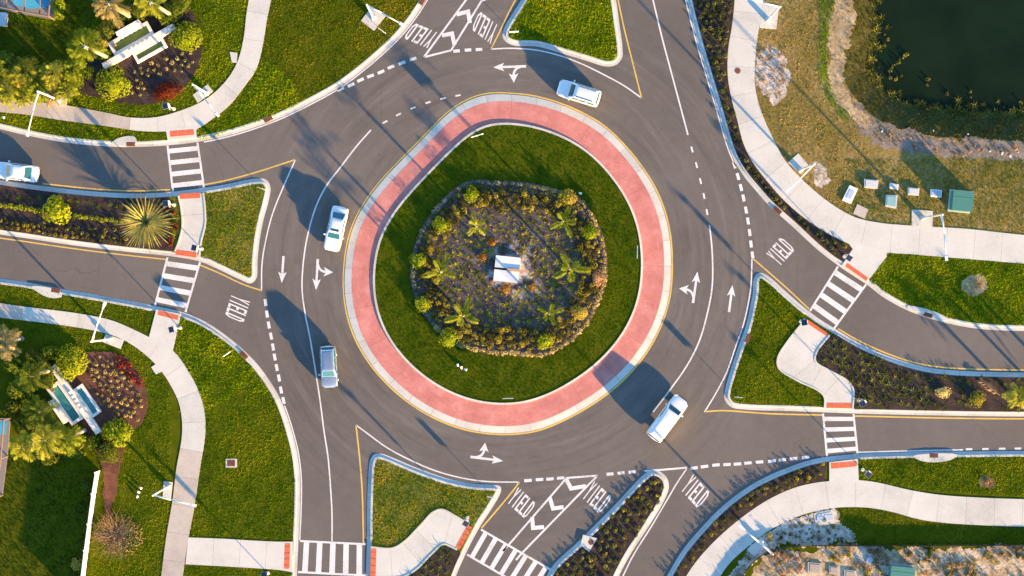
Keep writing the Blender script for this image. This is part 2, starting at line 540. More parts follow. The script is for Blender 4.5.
def tess(poly, holes=()):
    loops = [[Vector((x, y, 0)) for x, y in poly]] + [[Vector((x, y, 0)) for x, y in h] for h in holes]
    flat = [p for l in loops for p in l]
    out = []
    for t in tessellate_polygon(loops):
        a, b, c = (flat[i] for i in t)
        cr = (b.x - a.x) * (c.y - a.y) - (b.y - a.y) * (c.x - a.x)
        out.append(tuple(t) if cr > 0 else tuple(reversed(t)))
    return out

def sheet(name, pts, z, mat, parent=None, holes=()):
    poly = P2(pts)
    hl = [P2(h) for h in holes]
    v = [(x, y, z) for x, y in poly] + [(x, y, z) for h in hl for x, y in h]
    return link(name, mesh(name, v, tess(poly, hl)), mat, parent)

def block(name, pts, z0, z1, mat, parent=None):
    mb = MB()
    mb.prism(P2(pts), z0, z1)
    return mb.build(name, mat, parent)

def ribbon_mesh(name, pts, width, z):
    pts = np.asarray(pts, float)
    a, b = offset(pts, width / 2), offset(pts, -width / 2)
    n = len(pts)
    v = [((x - 512) * S, (288 - y) * S, z) for x, y in a] + [((x - 512) * S, (288 - y) * S, z) for x, y in b]
    return mesh(name, v, [(i, n + i, n + i + 1, i + 1) for i in range(n - 1)])

# ------------------------------------------------------------------ outlines (kerb lines) of the plan, in map units
NW_K = [(-420, 60), (-200, 88), (-60, 115), (0, 129), (25, 135), (62, 142), (100, 146), (130, 147), (165, 145.5), (197, 142), (230, 135), (256, 127), (281, 117.5), (318.5, 99),
        (341, 86), (368.5, 65), (396, 40), (411, 22.5), (426, 0), (442, -30), (452, -70), (457, -140), (458, -320)]
NE_K = [(672, -320), (674, -120), (680, -40), (687, 0), (697, 40), (709.5, 82.5), (719, 114), (728, 145), (734, 160), (744.5, 177), (757, 192), (768, 204.5), (793, 227),
        (818, 250), (843, 269), (868, 285.5), (883, 297), (905.5, 309.5), (928, 318), (953, 324.5), (980.5, 329), (1024, 331), (1100, 331), (1250, 326), (1444, 320)]
SE_K = [(1444, 446), (1250, 449), (1100, 450.5), (1000, 451), (900, 452.5), (857, 454), (826, 457), (805, 461.5), (783, 469.5), (768, 476), (749.5, 486), (724.5, 504.5),
        (702, 527), (682, 551), (667, 576), (652, 604), (640, 635), (628, 690), (622, 760), (618, 896)]
SW_K = [(290, 896), (293, 700), (296, 620), (297, 576), (298.5, 540), (300, 507), (300, 477), (297, 452), (292, 432), (286, 413), (278.5, 395.5), (266, 375.5), (254, 360.5), (232.5, 340.5),
        (207.5, 323), (185, 313), (152.5, 305.5), (100, 295.5), (62, 289), (25, 282), (0, 278.5), (-80, 266), (-220, 246), (-420, 214)]
NW_K, NE_K, SE_K, SW_K = (crom(k, 5) for k in (NW_K, NE_K, SE_K, SW_K))

W_ISL = [(-300, 140), (-120, 163), (0, 180), (42.5, 186), (100, 192), (137.5, 193.5), (170, 192), (202.5, 188), (225, 184.5), (256, 178.5), (266, 179.5), (270.5, 186.5), (268.5, 201.5), (263.5, 220),
         (259.5, 241.5), (257.5, 262), (256.5, 278), (251, 283.5), (240, 279.5), (220, 270), (200, 261.5), (172.5, 256.5), (125, 251.5), (75, 245.5), (25, 238), (0, 234.5), (-120, 215), (-300, 178), (-330, 160)]
N_ISL = [(560, -105), (545, -60), (531, -22), (521, 0), (511, 16), (503, 31), (503.5, 39), (512, 45), (537, 46.5), (562, 53.5), (587, 61), (606, 66.5), (616, 65), (622, 58), (622.5, 48),
         (619.5, 25), (616, 0), (608, -35), (592, -80), (577, -112)]
E_ISL = [(753.5, 280), (757, 274), (762.5, 273), (772, 279), (783, 289), (800, 304), (818, 318), (838, 330.5), (855.5, 341), (880.5, 353), (905.5, 362), (930.5, 368), (955.5, 370.5), (1018, 372.5),
         (1120, 372), (1300, 366), (1320, 390), (1300, 414), (1120, 416), (1024, 416.5), (943, 415.5), (855, 413.5), (790, 411), (745, 409.5), (731, 407), (724.5, 399), (725, 390),
         (730, 372), (738, 348), (746, 325.5), (751, 303), (753, 291)]
SW_ISL = [(370, 461), (374, 454.5), (381, 453.5), (390, 456.5), (418.5, 468.5), (451, 479.5), (476, 484), (493, 484.8), (500.5, 486.5), (501, 491.5), (492, 508), (481, 525), (470, 545), (458, 571), (448, 600), (436, 650),
          (420, 715), (404, 740), (386, 730), (372, 690), (366, 640), (366, 576), (367, 542), (367, 514.5), (368, 482)]
S_ISL = [(644.5, 474), (652, 470), (660, 471.5), (667, 478), (669, 487), (664.5, 500), (647, 529), (629.5, 556), (618, 578), (604, 612), (588, 660), (570, 705), (552, 712), (540, 695), (536, 650), (540, 605), (549, 571), (579.5, 540.5), (612, 508)]
W_ISL, N_ISL, E_ISL, SW_ISL, S_ISL = (crom(k, 5, True) for k in (W_ISL, N_ISL, E_ISL, SW_ISL, S_ISL))
RING = [(512, 92.5), (491, 92), (473.5, 96), (456, 105), (441, 117), (428.5, 130), (415, 144), (396, 163), (378.5, 182), (366, 198.5), (356, 215), (348.5, 234), (344, 256.5), (342.3, 286.5),
        (345.5, 313), (353.5, 338), (368.5, 364), (388.5, 387), (413, 407), (441, 422.5), (470, 432), (505, 435.5), (537, 432), (565, 421), (599.5, 401), (624.5, 380.5), (646, 355.5), (659.5, 332),
        (667.5, 311), (672, 290), (673.2, 260), (671, 231.5), (664.5, 206.5), (654.5, 184), (639.5, 161.5), (624.5, 143.5), (605, 125), (582, 111.5), (557, 101), (532, 94.5)]
RING = crom(RING, 6, True)
POND = crom([(868, -300), (866, -60), (873, 0), (878, 25), (872, 50), (869, 66), (880, 86), (900, 100), (930, 108), (955, 110), (993, 112), (1024, 115), (1100, 118), (1300, 100), (1330, -100), (1320, -300)], 5, True)
BANK = crom([(846, -318), (844, -60), (847, 0), (848, 30), (844, 50), (843, 75), (858, 102), (885, 124), (925, 135), (955, 138), (993, 140), (1024, 142), (1100, 146), (1330, 126), (1360, -100), (1345, -318)], 5, True)
GW = 5.6  # kerb and gutter together, map units

# ground to the horizon, with the pond left open
g = sheet('ground', [(-16000, -16000), (16000, -16000), (16000, 16000), (-16000, 16000)], -0.05, 'turf_base', holes=[BANK])
tag(g, 'wide flat grassy ground stretching away on all sides', kind='structure')

# road: everything between the four outer kerb lines
road_poly = np.vstack([offset(NW_K, 3), offset(NE_K, 3), offset(SE_K, 3), offset(SW_K, 3)])
ROAD = sheet('road', road_poly, 0.0, 'asphalt')
tag(ROAD, 'grey asphalt two-lane roundabout with its approach roads', kind='structure')

# outer land blocks (tops level with the kerb)
TOPZ = .105
nw_in, ne_in, se_in, sw_in = (offset(k, GW - .6) for k in (NW_K, NE_K, SE_K, SW_K))
LAND_NW = np.vstack([nw_in, [(458, -330), (-430, -330)]])
LAND_SE = np.vstack([se_in, [(618, 900), (1450, 900)]])
LAND_SW = np.vstack([sw_in, [(-430, 214), (-430, 900), (290, 900)]])
LAND_NE = np.vstack([ne_in, [(1450, 320), (1450, -330), (672, -330)]])
lands = {}
for nm, pl, lb in (('lawn_northwest', LAND_NW, 'lawn land in the corner with the garden and round bushes'), ('lawn_southwest', LAND_SW, 'lawn land in the corner with the blue fountain and white fence'),
                   ('lawn_southeast', LAND_SE, 'land in the corner with the dark silt fence')):
    lands[nm] = tag(block(nm, pl, -.04, TOPZ, 'turf_base'), lb, kind='structure')
lands['lawn_northeast'] = tag(sheet('lawn_northeast', LAND_NE, TOPZ, 'dry_ground', holes=[BANK]), 'land in the corner with the dark pond', kind='structure')

# pond
bk = resample(BANK, 160, closed=True); pd = offset(BANK, 38, True)
pd = resample(pd, 160, closed=True)
v = [((x - 512) * S, (288 - y) * S, TOPZ) for x, y in bk] + [((x - 512) * S, (288 - y) * S, -1.1) for x, y in pd]
n = 160
bank = link('pond_bank', mesh('pond_bank', v, [(i, (i + 1) % n, n + (i + 1) % n, n + i) for i in range(n)]), 'bank_turf')
tag(bank, 'sloping weedy bank round the dark pond', kind='structure')
tag(sheet('pond_water', offset(BANK, 10, True), -.78, 'pond_water'), 'still dark green pond water', kind='structure')

# ------------------------------------------------------------------ kerbs
def kerb(path, closed, parent, ramps=(), side=1, step=27.0, hgt=.12, gut=3.3, top=2.3):
    """sweep a kerb and gutter section along the outline in cast lengths of about three metres"""
    pts = resample(path, step=2.2, closed=closed)
    if closed: pts = np.vstack([pts, pts[:1], pts[1:2]])
    offs = [0.0, gut - .35, gut, gut + .25, gut + top - .2, gut + top, gut + top]
    base = [.006, .014, .020, hgt, hgt + .004, hgt - .012, -.03]
    rows = [offset(pts, o * side) for o in offs] if not closed else None
    if closed:
        core = pts[:-2]
        rows = []
        for o in offs:
            q = offset(core, o, True)
            rows.append(np.vstack([q, q[:1]]))
        pts = np.vstack([core, core[:1]])
    m = len(pts)
    zf = np.ones(m)
    for (rx, ry, rr) in ramps:
        d = np.hypot(pts[:, 0] - rx, pts[:, 1] - ry)
        zf = np.minimum(zf, np.clip((d - rr) / 5.0, 0, 1))
    per = max(2, int(round(step / 2.2)))
    i = 0
    while i < m - 1:
        j = min(m - 1, i + per)
        if m - 1 - j < per * .4: j = m - 1
        vv = []
        cx, cy = pts[(i + j) // 2]
        if not (-60 < cx < 1084 and -60 < cy < 636):
            gap = 0
        for k in range(i, j + 1):
            e = 0.0
            for r, (row, bz) in enumerate(zip(rows, base)):
                x, y = row[k]
                if k == i and i + 1 < m: nx, ny = row[k + 1]; t = .055; x, y = x + (nx - x) * t, y + (ny - y) * t
                z = bz if r < 3 or r == 6 else .035 + (bz - .035) * zf[k]
                vv.append(((x - 512) * S, (288 - y) * S, z))
        R = len(offs); L = j - i + 1
        ff = [(a * R + b, a * R + b + 1, (a + 1) * R + b + 1, (a + 1) * R + b) for a in range(L - 1) for b in range(R - 1)]
        ms = mesh('kerb_segment', vv, ff)
        ms.materials.append(MATS['kerb_concrete']); ms.materials.append(MATS['gutter_concrete'])
        ms.polygons.foreach_set('material_index', [1 if q % (R - 1) < 2 else 0 for q in range(len(ff))])
        link('kerb_segment', ms, None, parent)
        i = j

def kerb_set(label):
    return empty('kerb', label=label, kind='structure')

kerb(NW_K, False, kerb_set('concrete kerb and gutter along the garden corner'), [(182, 143, 14)])
kerb(NE_K, False, kerb_set('concrete kerb and gutter along the pond corner'), [(856, 277, 14)])
kerb(SE_K, False, kerb_set('concrete kerb and gutter along the silt fence corner'), [(842, 455, 14)])
kerb(SW_K, False, kerb_set('concrete kerb and gutter along the blue fountain corner'), [(169, 309, 13), (298, 556, 15)])

def island(name, poly, label, ramps, mat='turf_base'):
    e = empty(name, label=label, kind='structure')
    kerb(poly, True, e, ramps)
    block('infill', offset(poly, GW - .6, True), -.02, TOPZ, mat, e)
    return e
W_I = island('splitter_island', W_ISL, 'long raised island with the giant spiky plant', [(187, 190, 15), (186, 258, 15)], 'olive_ground')
N_I = island('splitter_island', N_ISL, 'grass island with no footpath at the top edge', [])
E_I = island('splitter_island', E_ISL, 'long raised island with the zigzag footpath and dark planting', [(822, 322, 15), (838, 412, 15)])
SW_I = island('splitter_island', SW_ISL, 'triangular grass island with a curved footpath at the bottom edge', [(368, 560, 16), (468, 542, 14)], 'olive_ground')
S_I = island('splitter_island', S_ISL, 'narrow planted island holding a manhole', [], 'mulch')

# central island: kerb ring, red apron panels, inner kerb, lawn
C_I = empty('central_island', label='round central island with red truck apron and planted middle', kind='structure')
o0 = resample(RING, 240, closed=True)
def ring_at(d):
    q = offset(o0, d, True)
    for _ in range(int(d * 2.2)):
        q = q * .5 + (np.roll(q, 1, 0) + np.roll(q, -1, 0)) * .25
    return q
def ring_pieces(name, d0, d1, z0a, z1a, mat, count, gapf=.05, bottom=-.02, crown=0.0):
    a, b = ring_at(d0), ring_at(d1)
    per = 240 // count
    for i in range(count):
        idx = [(i * per + k) % 240 for k in range(per + 1)]
        A = a[idx].copy(); B = b[idx].copy()
        A[0] += (A[1] - A[0]) * gapf; B[0] += (B[1] - B[0]) * gapf
        L = per + 1
        rows = [[((x - 512) * S, (288 - y) * S, bottom) for x, y in A], [((x - 512) * S, (288 - y) * S, z0a) for x, y in A],
                [((x - 512) * S, (288 - y) * S, z1a) for x, y in B], [((x - 512) * S, (288 - y) * S, bottom) for x, y in B]]
        v = [p for r in rows for p in r]
        f = []
        for r in range(3):
            f += [(r * L + k, r * L + k + 1, (r + 1) * L + k + 1, (r + 1) * L + k) for k in range(L - 1)]
        f = [q[::-1] for q in f]
        f += [(0, L, 2 * L, 3 * L), (L - 1, 4 * L - 1, 3 * L - 1, 2 * L - 1)]
        link(name, mesh(name, v, f), mat, C_I)
ring_pieces('kerb_segment', 2.2, 8.8, .03, .085, 'kerb_concrete', 40)
ring_pieces('apron_panel', 8.85, 29.2, .088, .115, 'red_apron', 24, .035)
ring_pieces('inner_kerb_segment', 29.25, 31.2, .22, .23, 'kerb_concrete', 40)
block('infill', ring_at(31.0), -.02, .17, 'turf_base', C_I)

# ------------------------------------------------------------------ painted markings (children of the road)
MZ = .004
def line(pts, w=1.5, mat='white_paint', name='lane_line', smooth=5):
    p = crom(pts, smooth) if len(pts) > 2 else np.array(pts, float)
    return link(name, ribbon_mesh(name, p, w, MZ), mat, ROAD)

def dashes(cs, ln, w, name):
    cs = np.array(cs, float)
    t = np.gradient(cs, axis=0)
    for c, d in zip(cs, t):
        d = d / np.linalg.norm(d)
        link(name, ribbon_mesh(name, [c - d * ln / 2, c + d * ln / 2], w, MZ), 'white_paint', ROAD)

line([(371, 130), (358, 144.5), (341, 166.5), (326, 186.5), (316, 206.5), (308.5, 231.5), (304, 256.5), (302, 287), (305, 313), (310, 338), (315, 368), (320, 400), (324, 431), (328, 457), (330.5, 487), (332, 514.5), (332, 541)], 1.4)
line([(332, 576), (332, 620), (330, 700)], 1.4)
dashes([(385, 122), (398.5, 114.5), (413, 108), (428, 102.5), (443, 98.5), (458, 95.5), (474, 93.5)][:6], 5.4, 1.6, 'lane_dash')
line([(653, 0), (662, 37.5), (672, 75), (682, 112.5), (688, 135)], 1.5)
line([(640, -120), (646, -40), (653, 0)], 1.5)
dashes([(692, 149.5), (696.5, 165), (700.5, 181), (704, 196), (707, 212)], 6, 1.8, 'lane_dash')
line([(709.5, 225), (712, 249), (712.7, 274), (711.8, 290), (708, 310.5), (699.5, 340.5), (687, 365.5), (669.5, 390.5), (653, 412)], 1.5)
# give-way dashes
dashes([(340.5, 89), (351, 85), (360.5, 80), (370.5, 76), (381, 72), (391, 67), (402, 63), (413, 59)], 7, 3, 'yield_dash')
dashes([(456.5, 51), (468, 50), (479, 49.5)], 6.5, 3, 'yield_dash')
dashes([(265.5, 302.5), (267, 314), (268.8, 325), (271, 336), (273, 347), (274.7, 357), (276.7, 367.5), (279, 378), (281, 390), (283.5, 400.5)], 7, 3, 'yield_dash')
dashes([(734.5, 165), (738, 176.5), (741, 187.5), (743.5, 198), (746, 210), (748, 221), (749.7, 232.5), (751, 244), (752.5, 255)], 7, 3, 'yield_dash')
dashes([(528, 480.5), (539.5, 479.5), (550, 479), (560.5, 478)], 7.5, 3, 'yield_dash')
dashes([(610, 474), (621, 473), (632, 472)], 7, 3, 'yield_dash')
dashes([(694, 468), (704.5, 466.5), (716, 465), (727, 464.5), (737.5, 464), (748, 463), (759.5, 462), (772, 461), (782.5, 459.8), (793.5, 458.6), (805.5, 457.4)], 7.5, 3, 'yield_dash')
dashes([(969, 449.2), (985.5, 449), (1002, 448.7), (1018, 448.5), (1034, 448.2)], 6.5, 2, 'edge_dash')
# hatched wedges
def wedge(outline, chevrons):
    e = empty('hatched_marking'); e.parent = ROAD
    for a in outline:
        link('outline', ribbon_mesh('outline', np.array(a, float), 1.9, MZ), 'white_paint', e)
    for (a, b, c) in chevrons:
        a, b, c = (np.array(q, float) for q in (a, b, c))
        d1 = (b - a) / np.linalg.norm(b - a); d2 = (c - b) / np.linalg.norm(c - b)
        n1 = np.array([d1[1], -d1[0]]); n2 = np.array([d2[1], -d2[0]])
        w = 2.0
        mit = (n1 + n2); mit = mit / (np.dot(mit, n1)) * w
        q = [a + n1 * w, b + mit, c + n2 * w, c - n2 * w, b - mit, a - n1 * w]
        v = [((x - 512) * S, (288 - y) * S, MZ + .002) for x, y in q]
        link('chevron', mesh('chevron', v, [(5, 4, 1, 0), (4, 3, 2, 1)]), 'white_paint', e)
wedge([[(424, 57), (466, 0), (480, -22)], [(451, 50.4), (482, 0), (494, -22)], [(424.6, 57), (451, 50.3)]],
      [((442, 35.5), (452, 33.5), (454.5, 45)), ((456.5, 14.5), (468, 11.5), (470, 23)), ((470, -6), (480, -9), (484, 1))])
wedge([[(566, 478.6), (512, 541), (503, 551)], [(597, 476), (522, 553), (516, 560)], [(565.6, 478), (597.4, 475.6)]],
      [((566, 478.6), (571, 488.5), (586, 486)), ((549.5, 497), (553, 508.5), (563.5, 507)), ((532, 517), (533, 528), (544, 527))])
line([(512, 548), (503, 551)], .1) if False else None
# edge lines
line([(641.5, 98), (624.5, 86), (604.5, 75), (582, 64), (562, 56.3), (537, 50.2), (512, 48.3), (491, 49)], 1.3, name='edge_line')
line([(295.5, 159.5), (283.5, 186.5), (272.5, 214), (265.5, 241.5), (262, 264), (261.5, 290)], 1.3, name='edge_line')
line([(356, 425), (365.5, 432), (386, 447), (406, 458), (436, 471), (463.5, 478.3), (486, 481.4), (519, 482.2)], 1.3, name='edge_line')
line([(704.5, 412), (716, 393), (727, 371.5), (735.5, 347), (743.5, 324), (748.5, 302), (751, 285), (752, 258)], 1.3, name='edge_line')
line([(644.5, 471), (665, 469.5), (687, 467.6)], 1.9, name='edge_line')
line([(687, 468.2), (677, 483), (668.5, 497.5), (651, 527), (634, 554), (623, 576), (610, 606)], 1.3, name='edge_line')
line([(858, 452.4), (900, 451.2), (963, 449.8)], 1.4, name='edge_line')
def along(path, d, i0, i1, mat='white_paint', w=1.2):
    p = offset(path, d)[i0:i1]
    link('edge_line', ribbon_mesh('edge_line', p, w, MZ), mat, ROAD)
def near(path, q): return int(np.argmin(np.hypot(path[:, 0] - q[0], path[:, 1] - q[1])))
along(NW_K, -1.2, near(NW_K, (202, 141)), near(NW_K, (440, -30)))
along(NE_K, -1.2, near(NE_K, (674, -120)), near(NE_K, (740, 170)))
along(SW_K, -1.2, near(SW_K, (298, 540)), near(SW_K, (283, 404)))
along(SW_K, -1.2, near(SW_K, (296, 640)), near(SW_K, (297, 573)))
# yellow lines
Y = 'yellow_paint'
line([(600, -90), (611, -30), (618, 0), (624.5, 30), (632, 60), (641.5, 98)], 1.4, Y, 'edge_line')
line([(491, 49), (500, 31), (508.5, 13), (518, -5), (528, -25)], 1.4, Y, 'edge_line')
line([(205, 184.6), (225, 180.6), (256, 172.3), (295.5, 159.5)], 1.4, Y, 'edge_line')
line([(42.5, 183.6), (100, 189.4), (137.5, 191), (170, 189.6)], 1.3, Y, 'edge_line')
line([(-100, 222), (0, 238), (25, 241.5), (75, 248.8), (125, 255), (166, 259.4)], 1.3, Y, 'edge_line')
line([(200, 265), (220, 273.4), (240, 283), (255, 288.5), (262, 290.5)], 1.3, Y, 'edge_line')
line([(356, 425), (360, 462), (362.3, 494.5), (363.5, 543)], 1.5, Y, 'edge_line')
line([(363.5, 576), (363, 640)], 1.5, Y, 'edge_line')
line([(519.5, 482), (512, 492), (497, 510), (481.5, 528)], 1.5, Y, 'edge_line')
line([(463.5, 557), (455, 576), (446, 602)], 1.5, Y, 'edge_line')
line([(753, 258.6), (768, 271.6), (785.5, 287), (809, 309)], 1.3, Y, 'edge_line')
line([(838, 328.6), (855.5, 339), (880.5, 350.8), (905.5, 360), (930.5, 365.8), (955.5, 368.3), (1018, 370), (1100, 370)], 1.3, Y, 'edge_line')
line([(705, 411.6), (724, 410.6), (768, 413.6), (822, 415)], 1.5, Y, 'edge_line')
line([(855, 416), (943, 418), (1024, 418.8), (1120, 418)], 1.5, Y, 'edge_line')
ry = np.vstack([ring_at(1.0), ring_at(1.0)[:1]])
link('edge_line', ribbon_mesh('edge_line', ry, 1.6, MZ), Y, ROAD)

# crosswalks: two border lines and bars between them
def crosswalk(p0, p1, q0, q1, nb, lw=2.0, bw=.41):
    e = empty('crosswalk'); e.parent = ROAD
    p0, p1, q0, q1 = (np.array(a, float) for a in (p0, p1, q0, q1))
    for a, b in ((p0, p1), (q0, q1)):
        link('border_line', ribbon_mesh('border_line', [a, b], lw, MZ + .001), 'white_paint', e)
    for i in range(nb):
        t0 = (i + .5 - bw / 2) / nb; t1 = (i + .5 + bw / 2) / nb
        c = []
        for t in (t0, t1):
            a = p0 + (p1 - p0) * t; b = q0 + (q1 - q0) * t
            u = (b - a) / np.linalg.norm(b - a)
            c.append((a + u * (lw / 2 + .02), b - u * (lw / 2 + .02)))
        q = [c[0][0], c[1][0], c[1][1], c[0][1]]
        v = [((x - 512) * S, (288 - y) * S, MZ) for x, y in q]
        me = mesh('stripe', v, [(0, 1, 2, 3)])
        me.flip_normals() if me.polygons[0].normal.z < 0 else None
        link('stripe', me, 'white_paint', e)
crosswalk((167.5, 145.5), (173, 191.5), (197.5, 142.5), (204, 188), 4)
crosswalk((167.5, 257.5), (155, 305.5), (200, 262), (185.5, 312), 4)
crosswalk((838, 266.5), (810, 311), (866, 284.5), (834, 328.5), 4)
crosswalk((823, 413.5), (827, 456.5), (853.5, 414), (857.5, 453.5), 4)
crosswalk((300, 541), (366, 544.2), (298, 572), (366, 575.5), 5)
crosswalk((481, 529.5), (551, 570), (467, 554.5), (535, 594), 7)

# words and arrows
def poly_piece(mb, pts, z):
    mb.add([(x, y, z) for x, y in pts], [tuple(range(len(pts)))])
LET = {
    'Y': [[(0, 1), (.26, 1), (.5, .66), (.5, .46), (.38, .46)], [(1, 1), (.74, 1), (.5, .66), (.5, .46), (.62, .46)], [(.38, 0), (.62, 0), (.62, .46), (.38, .46)]],
    'I': [[(.36, 0), (.64, 0), (.64, 1), (.36, 1)]],
    'E': [[(0, 0), (.34, 0), (.34, 1), (0, 1)], [(.34, 0), (1, 0), (1, .13), (.34, .13)], [(.34, .44), (.85, .44), (.85, .57), (.34, .57)], [(.34, .87), (1, .87), (1, 1), (.34, 1)]],
    'L': [[(0, 0), (.34, 0), (.34, 1), (0, 1)], [(.34, 0), (1, 0), (1, .13), (.34, .13)]],
    'D': [[(0, 0), (.34, 0), (.34, 1), (0, 1)], [(.34, 0), (.62, 0), (.5, .13), (.34, .13)], [(.62, 0), (1, .2), (.73, .26), (.5, .13)], [(1, .2), (1, .8), (.73, .74), (.73, .26)],
          [(1, .8), (.62, 1), (.5, .87), (.73, .74)], [(.62, 1), (.34, 1), (.34, .87), (.5, .87)]]}
def yield_text(c, heading, width=25, height=18, shear=0.0):
    e = empty('yield_marking'); e.parent = ROAD
    h = np.array(heading, float); h /= np.linalg.norm(h)
    r = np.array([-h[1], h[0]])                  # the driver's right on a map with y down
    ad = r + h * shear
    cell = width / 5.0
    for i, ch in enumerate('YIELD'):
        mb = MB()
        for poly in LET[ch]:
            pts = []
            for (u, w) in poly:
                q = np.array(c, float) + ad * ((i - 2.5) * cell + (.07 + u * .86) * cell) + h * ((w - .5) * height)
                pts.append(((q[0] - 512) * S, (288 - q[1]) * S))
            if area(pts) < 0: pts = pts[::-1]
            poly_piece(mb, pts, MZ)
        mb.build('letter', 'white_paint', e)
yield_text((421, 35.5), (-.60, .80), 26, 19, .25)
yield_text((485, 27.5), (-.40, .92), 24, 20, -.25)
yield_text((237.5, 308.5), (.92, .39), 23, 20, .1)
yield_text((780.5, 251.5), (-.74, -.67), 23, 19)
yield_text((521.5, 503), (.60, -.80), 25, 19, -.1)
yield_text((597, 497.5), (.60, -.80), 25, 21, -.1)
yield_text((695.5, 491.5), (.62, -.78), 26, 20, -.15)

def arrow(tail, tip, branch=0):
    """branch: +1 = extra head to the driver's right, -1 = to the left"""
    a, b = np.array(tail, float), np.array(tip, float)
    L = np.linalg.norm(b - a); h = (b - a) / L
    r = np.array([-h[1], h[0]])
    pieces = [[(0, -1.25), (0, 1.25), (L - 9.4, 1.1), (L - 9.4, -1.1)], [(L - 11.2, -4.2), (L - 9.3, -1.1), (L - 9.3, 1.1), (L - 11.2, 4.2), (L, 0)]]
    if branch:
        s = branch
        a1 = [(L * .20 + 9.5 * math.sin(q) * .62, s * (1.0 + 8.2 * (1 - math.cos(q)))) for q in np.linspace(0, 1.57, 6)]
        a2 = [(L * .20 + 3.4 + 5.2 * math.sin(q) * .55 - 3.4 * 0, s * (1.0 + 8.2 * (1 - math.cos(q)) ** 1.0)) for q in np.linspace(0, 1.57, 6)]
        ctr = [(L * .16 + 7.4 * math.sin(q), s * (.6 + 8.0 * (1 - math.cos(q)))) for q in np.linspace(.1, 1.57, 7)]
        c_ = np.array(ctr); t_ = np.gradient(c_, axis=0); t_ /= np.linalg.norm(t_, axis=1, keepdims=True); n_ = np.stack([-t_[:, 1], t_[:, 0]], 1) * 1.15
        pieces += [[tuple(p) for p in np.vstack([c_ + n_, (c_ - n_)[::-1]])],
                   [(L * .16 + 2.6, s * 6.6), (L * .16 + 6.2, s * 8.4), (L * .16 + 8.6, s * 8.4), (L * .16 + 12.2, s * 6.6), (L * .16 + 7.4, s * 16)]]
    mb = MB()
    for k, pc in enumerate(pieces):
        pts = [a + h * f + r * w for f, w in pc]
        pts = [((x - 512) * S, (288 - y) * S) for x, y in pts]
        if area(pts) < 0: pts = pts[::-1]
        v = [(x, y, MZ + k * .0012) for x, y in pts]
        mb.add(v, tess(pts))
    mb.build('arrow_marking', 'white_paint', ROAD)
arrow((283.5, 256), (281.7, 283))
arrow((317.8, 259), (316, 290), -1)
arrow((693, 303), (697.5, 271.5), -1)
arrow((729, 312), (732.5, 285))
arrow((526, 66.3), (493, 67.3), -1)
arrow((470.5, 456.8), (503, 461), -1)

# ------------------------------------------------------------------ pavements
def strip(name, L, R, label, parent=None, step=28, z1=.16, z0=.02, mat='concrete', slab='slab', alt=None, seam=.16):
    e = parent or empty(name, label=label, kind='structure')
    a, b = crom(L, 5), crom(R, 5)
    ln = (np.sum(np.linalg.norm(np.diff(a, axis=0), axis=1)) + np.sum(np.linalg.norm(np.diff(b, axis=0), axis=1))) / 2
    cnt = max(1, int(round(ln / step)))
    sub = 6
    fa, fb = resample(a, 1600), resample(b, 1600)
    mid = resample((resample(a, 400) + resample(b, 400)) / 2, cnt + 1)
    ia = np.maximum.accumulate([int(np.argmin(np.hypot(*(fa - q).T))) for q in mid]); ib = np.maximum.accumulate([int(np.argmin(np.hypot(*(fb - q).T))) for q in mid])
    ia[0] = ib[0] = 0; ia[-1] = ib[-1] = 1599
    for i in range(cnt):
        A = fa[np.linspace(ia[i], ia[i + 1], sub + 1).astype(int)].copy(); B = fb[np.linspace(ib[i], ib[i + 1], sub + 1).astype(int)].copy()
        if ia[i + 1] - ia[i] < 3 or ib[i + 1] - ib[i] < 3:
            A = fa[[ia[i], max(ia[i] + 1, ia[i + 1])]].copy() if ia[i + 1] - ia[i] < 3 else A
            B = fb[[ib[i], max(ib[i] + 1, ib[i + 1])]].copy() if ib[i + 1] - ib[i] < 3 else B
        for q in (A, B):
            d = (q[1] - q[0]); q[0] += d / max(np.linalg.norm(d), 1e-6) * seam
        mb = MB()
        mb.prism(P2(np.vstack([A, B[::-1]])), z0, z1)
        m = mat if alt is None else alt(A[0])
        mb.build(slab, m, e)
    return e
PATHS = []   # footprints kept clear of grass
def keep(*ps):
    for p in ps: PATHS.append(np.array(p, float))

NWu = [(-420, 40), (-120, 84), (0, 100), (37.5, 102), (70, 106), (105, 112.5), (130, 117.5), (155, 117.5), (180, 111), (205, 100), (225, 82.5), (237.5, 62.5), (244, 37.5), (246.5, 15), (249, 0), (255, -60), (258, -320)]
NWl = [(-420, 52), (-120, 96), (0, 112), (25, 114.5), (60, 120), (105, 126), (140, 131), (166, 131.5), (196, 129.5), (212.5, 119), (230, 105), (245, 86), (256, 70), (262, 50), (267, 20), (271, 0), (277, -60), (280, -320)]
FP_NW = strip('footpath', NWu, NWl, 'curving concrete footpath beside the garden with the round bushes', alt=lambda p: 'old_concrete' if p[0] < 128 else 'concrete')
keep(np.vstack([crom(NWu, 4), crom(NWl, 4)[::-1]]))
def pad(name, pts, mat, parent, z0=.02, z1=.163, kp=True):
    o = block(name, pts, z0, z1, mat, parent)
    if kp: keep(pts)
    return o
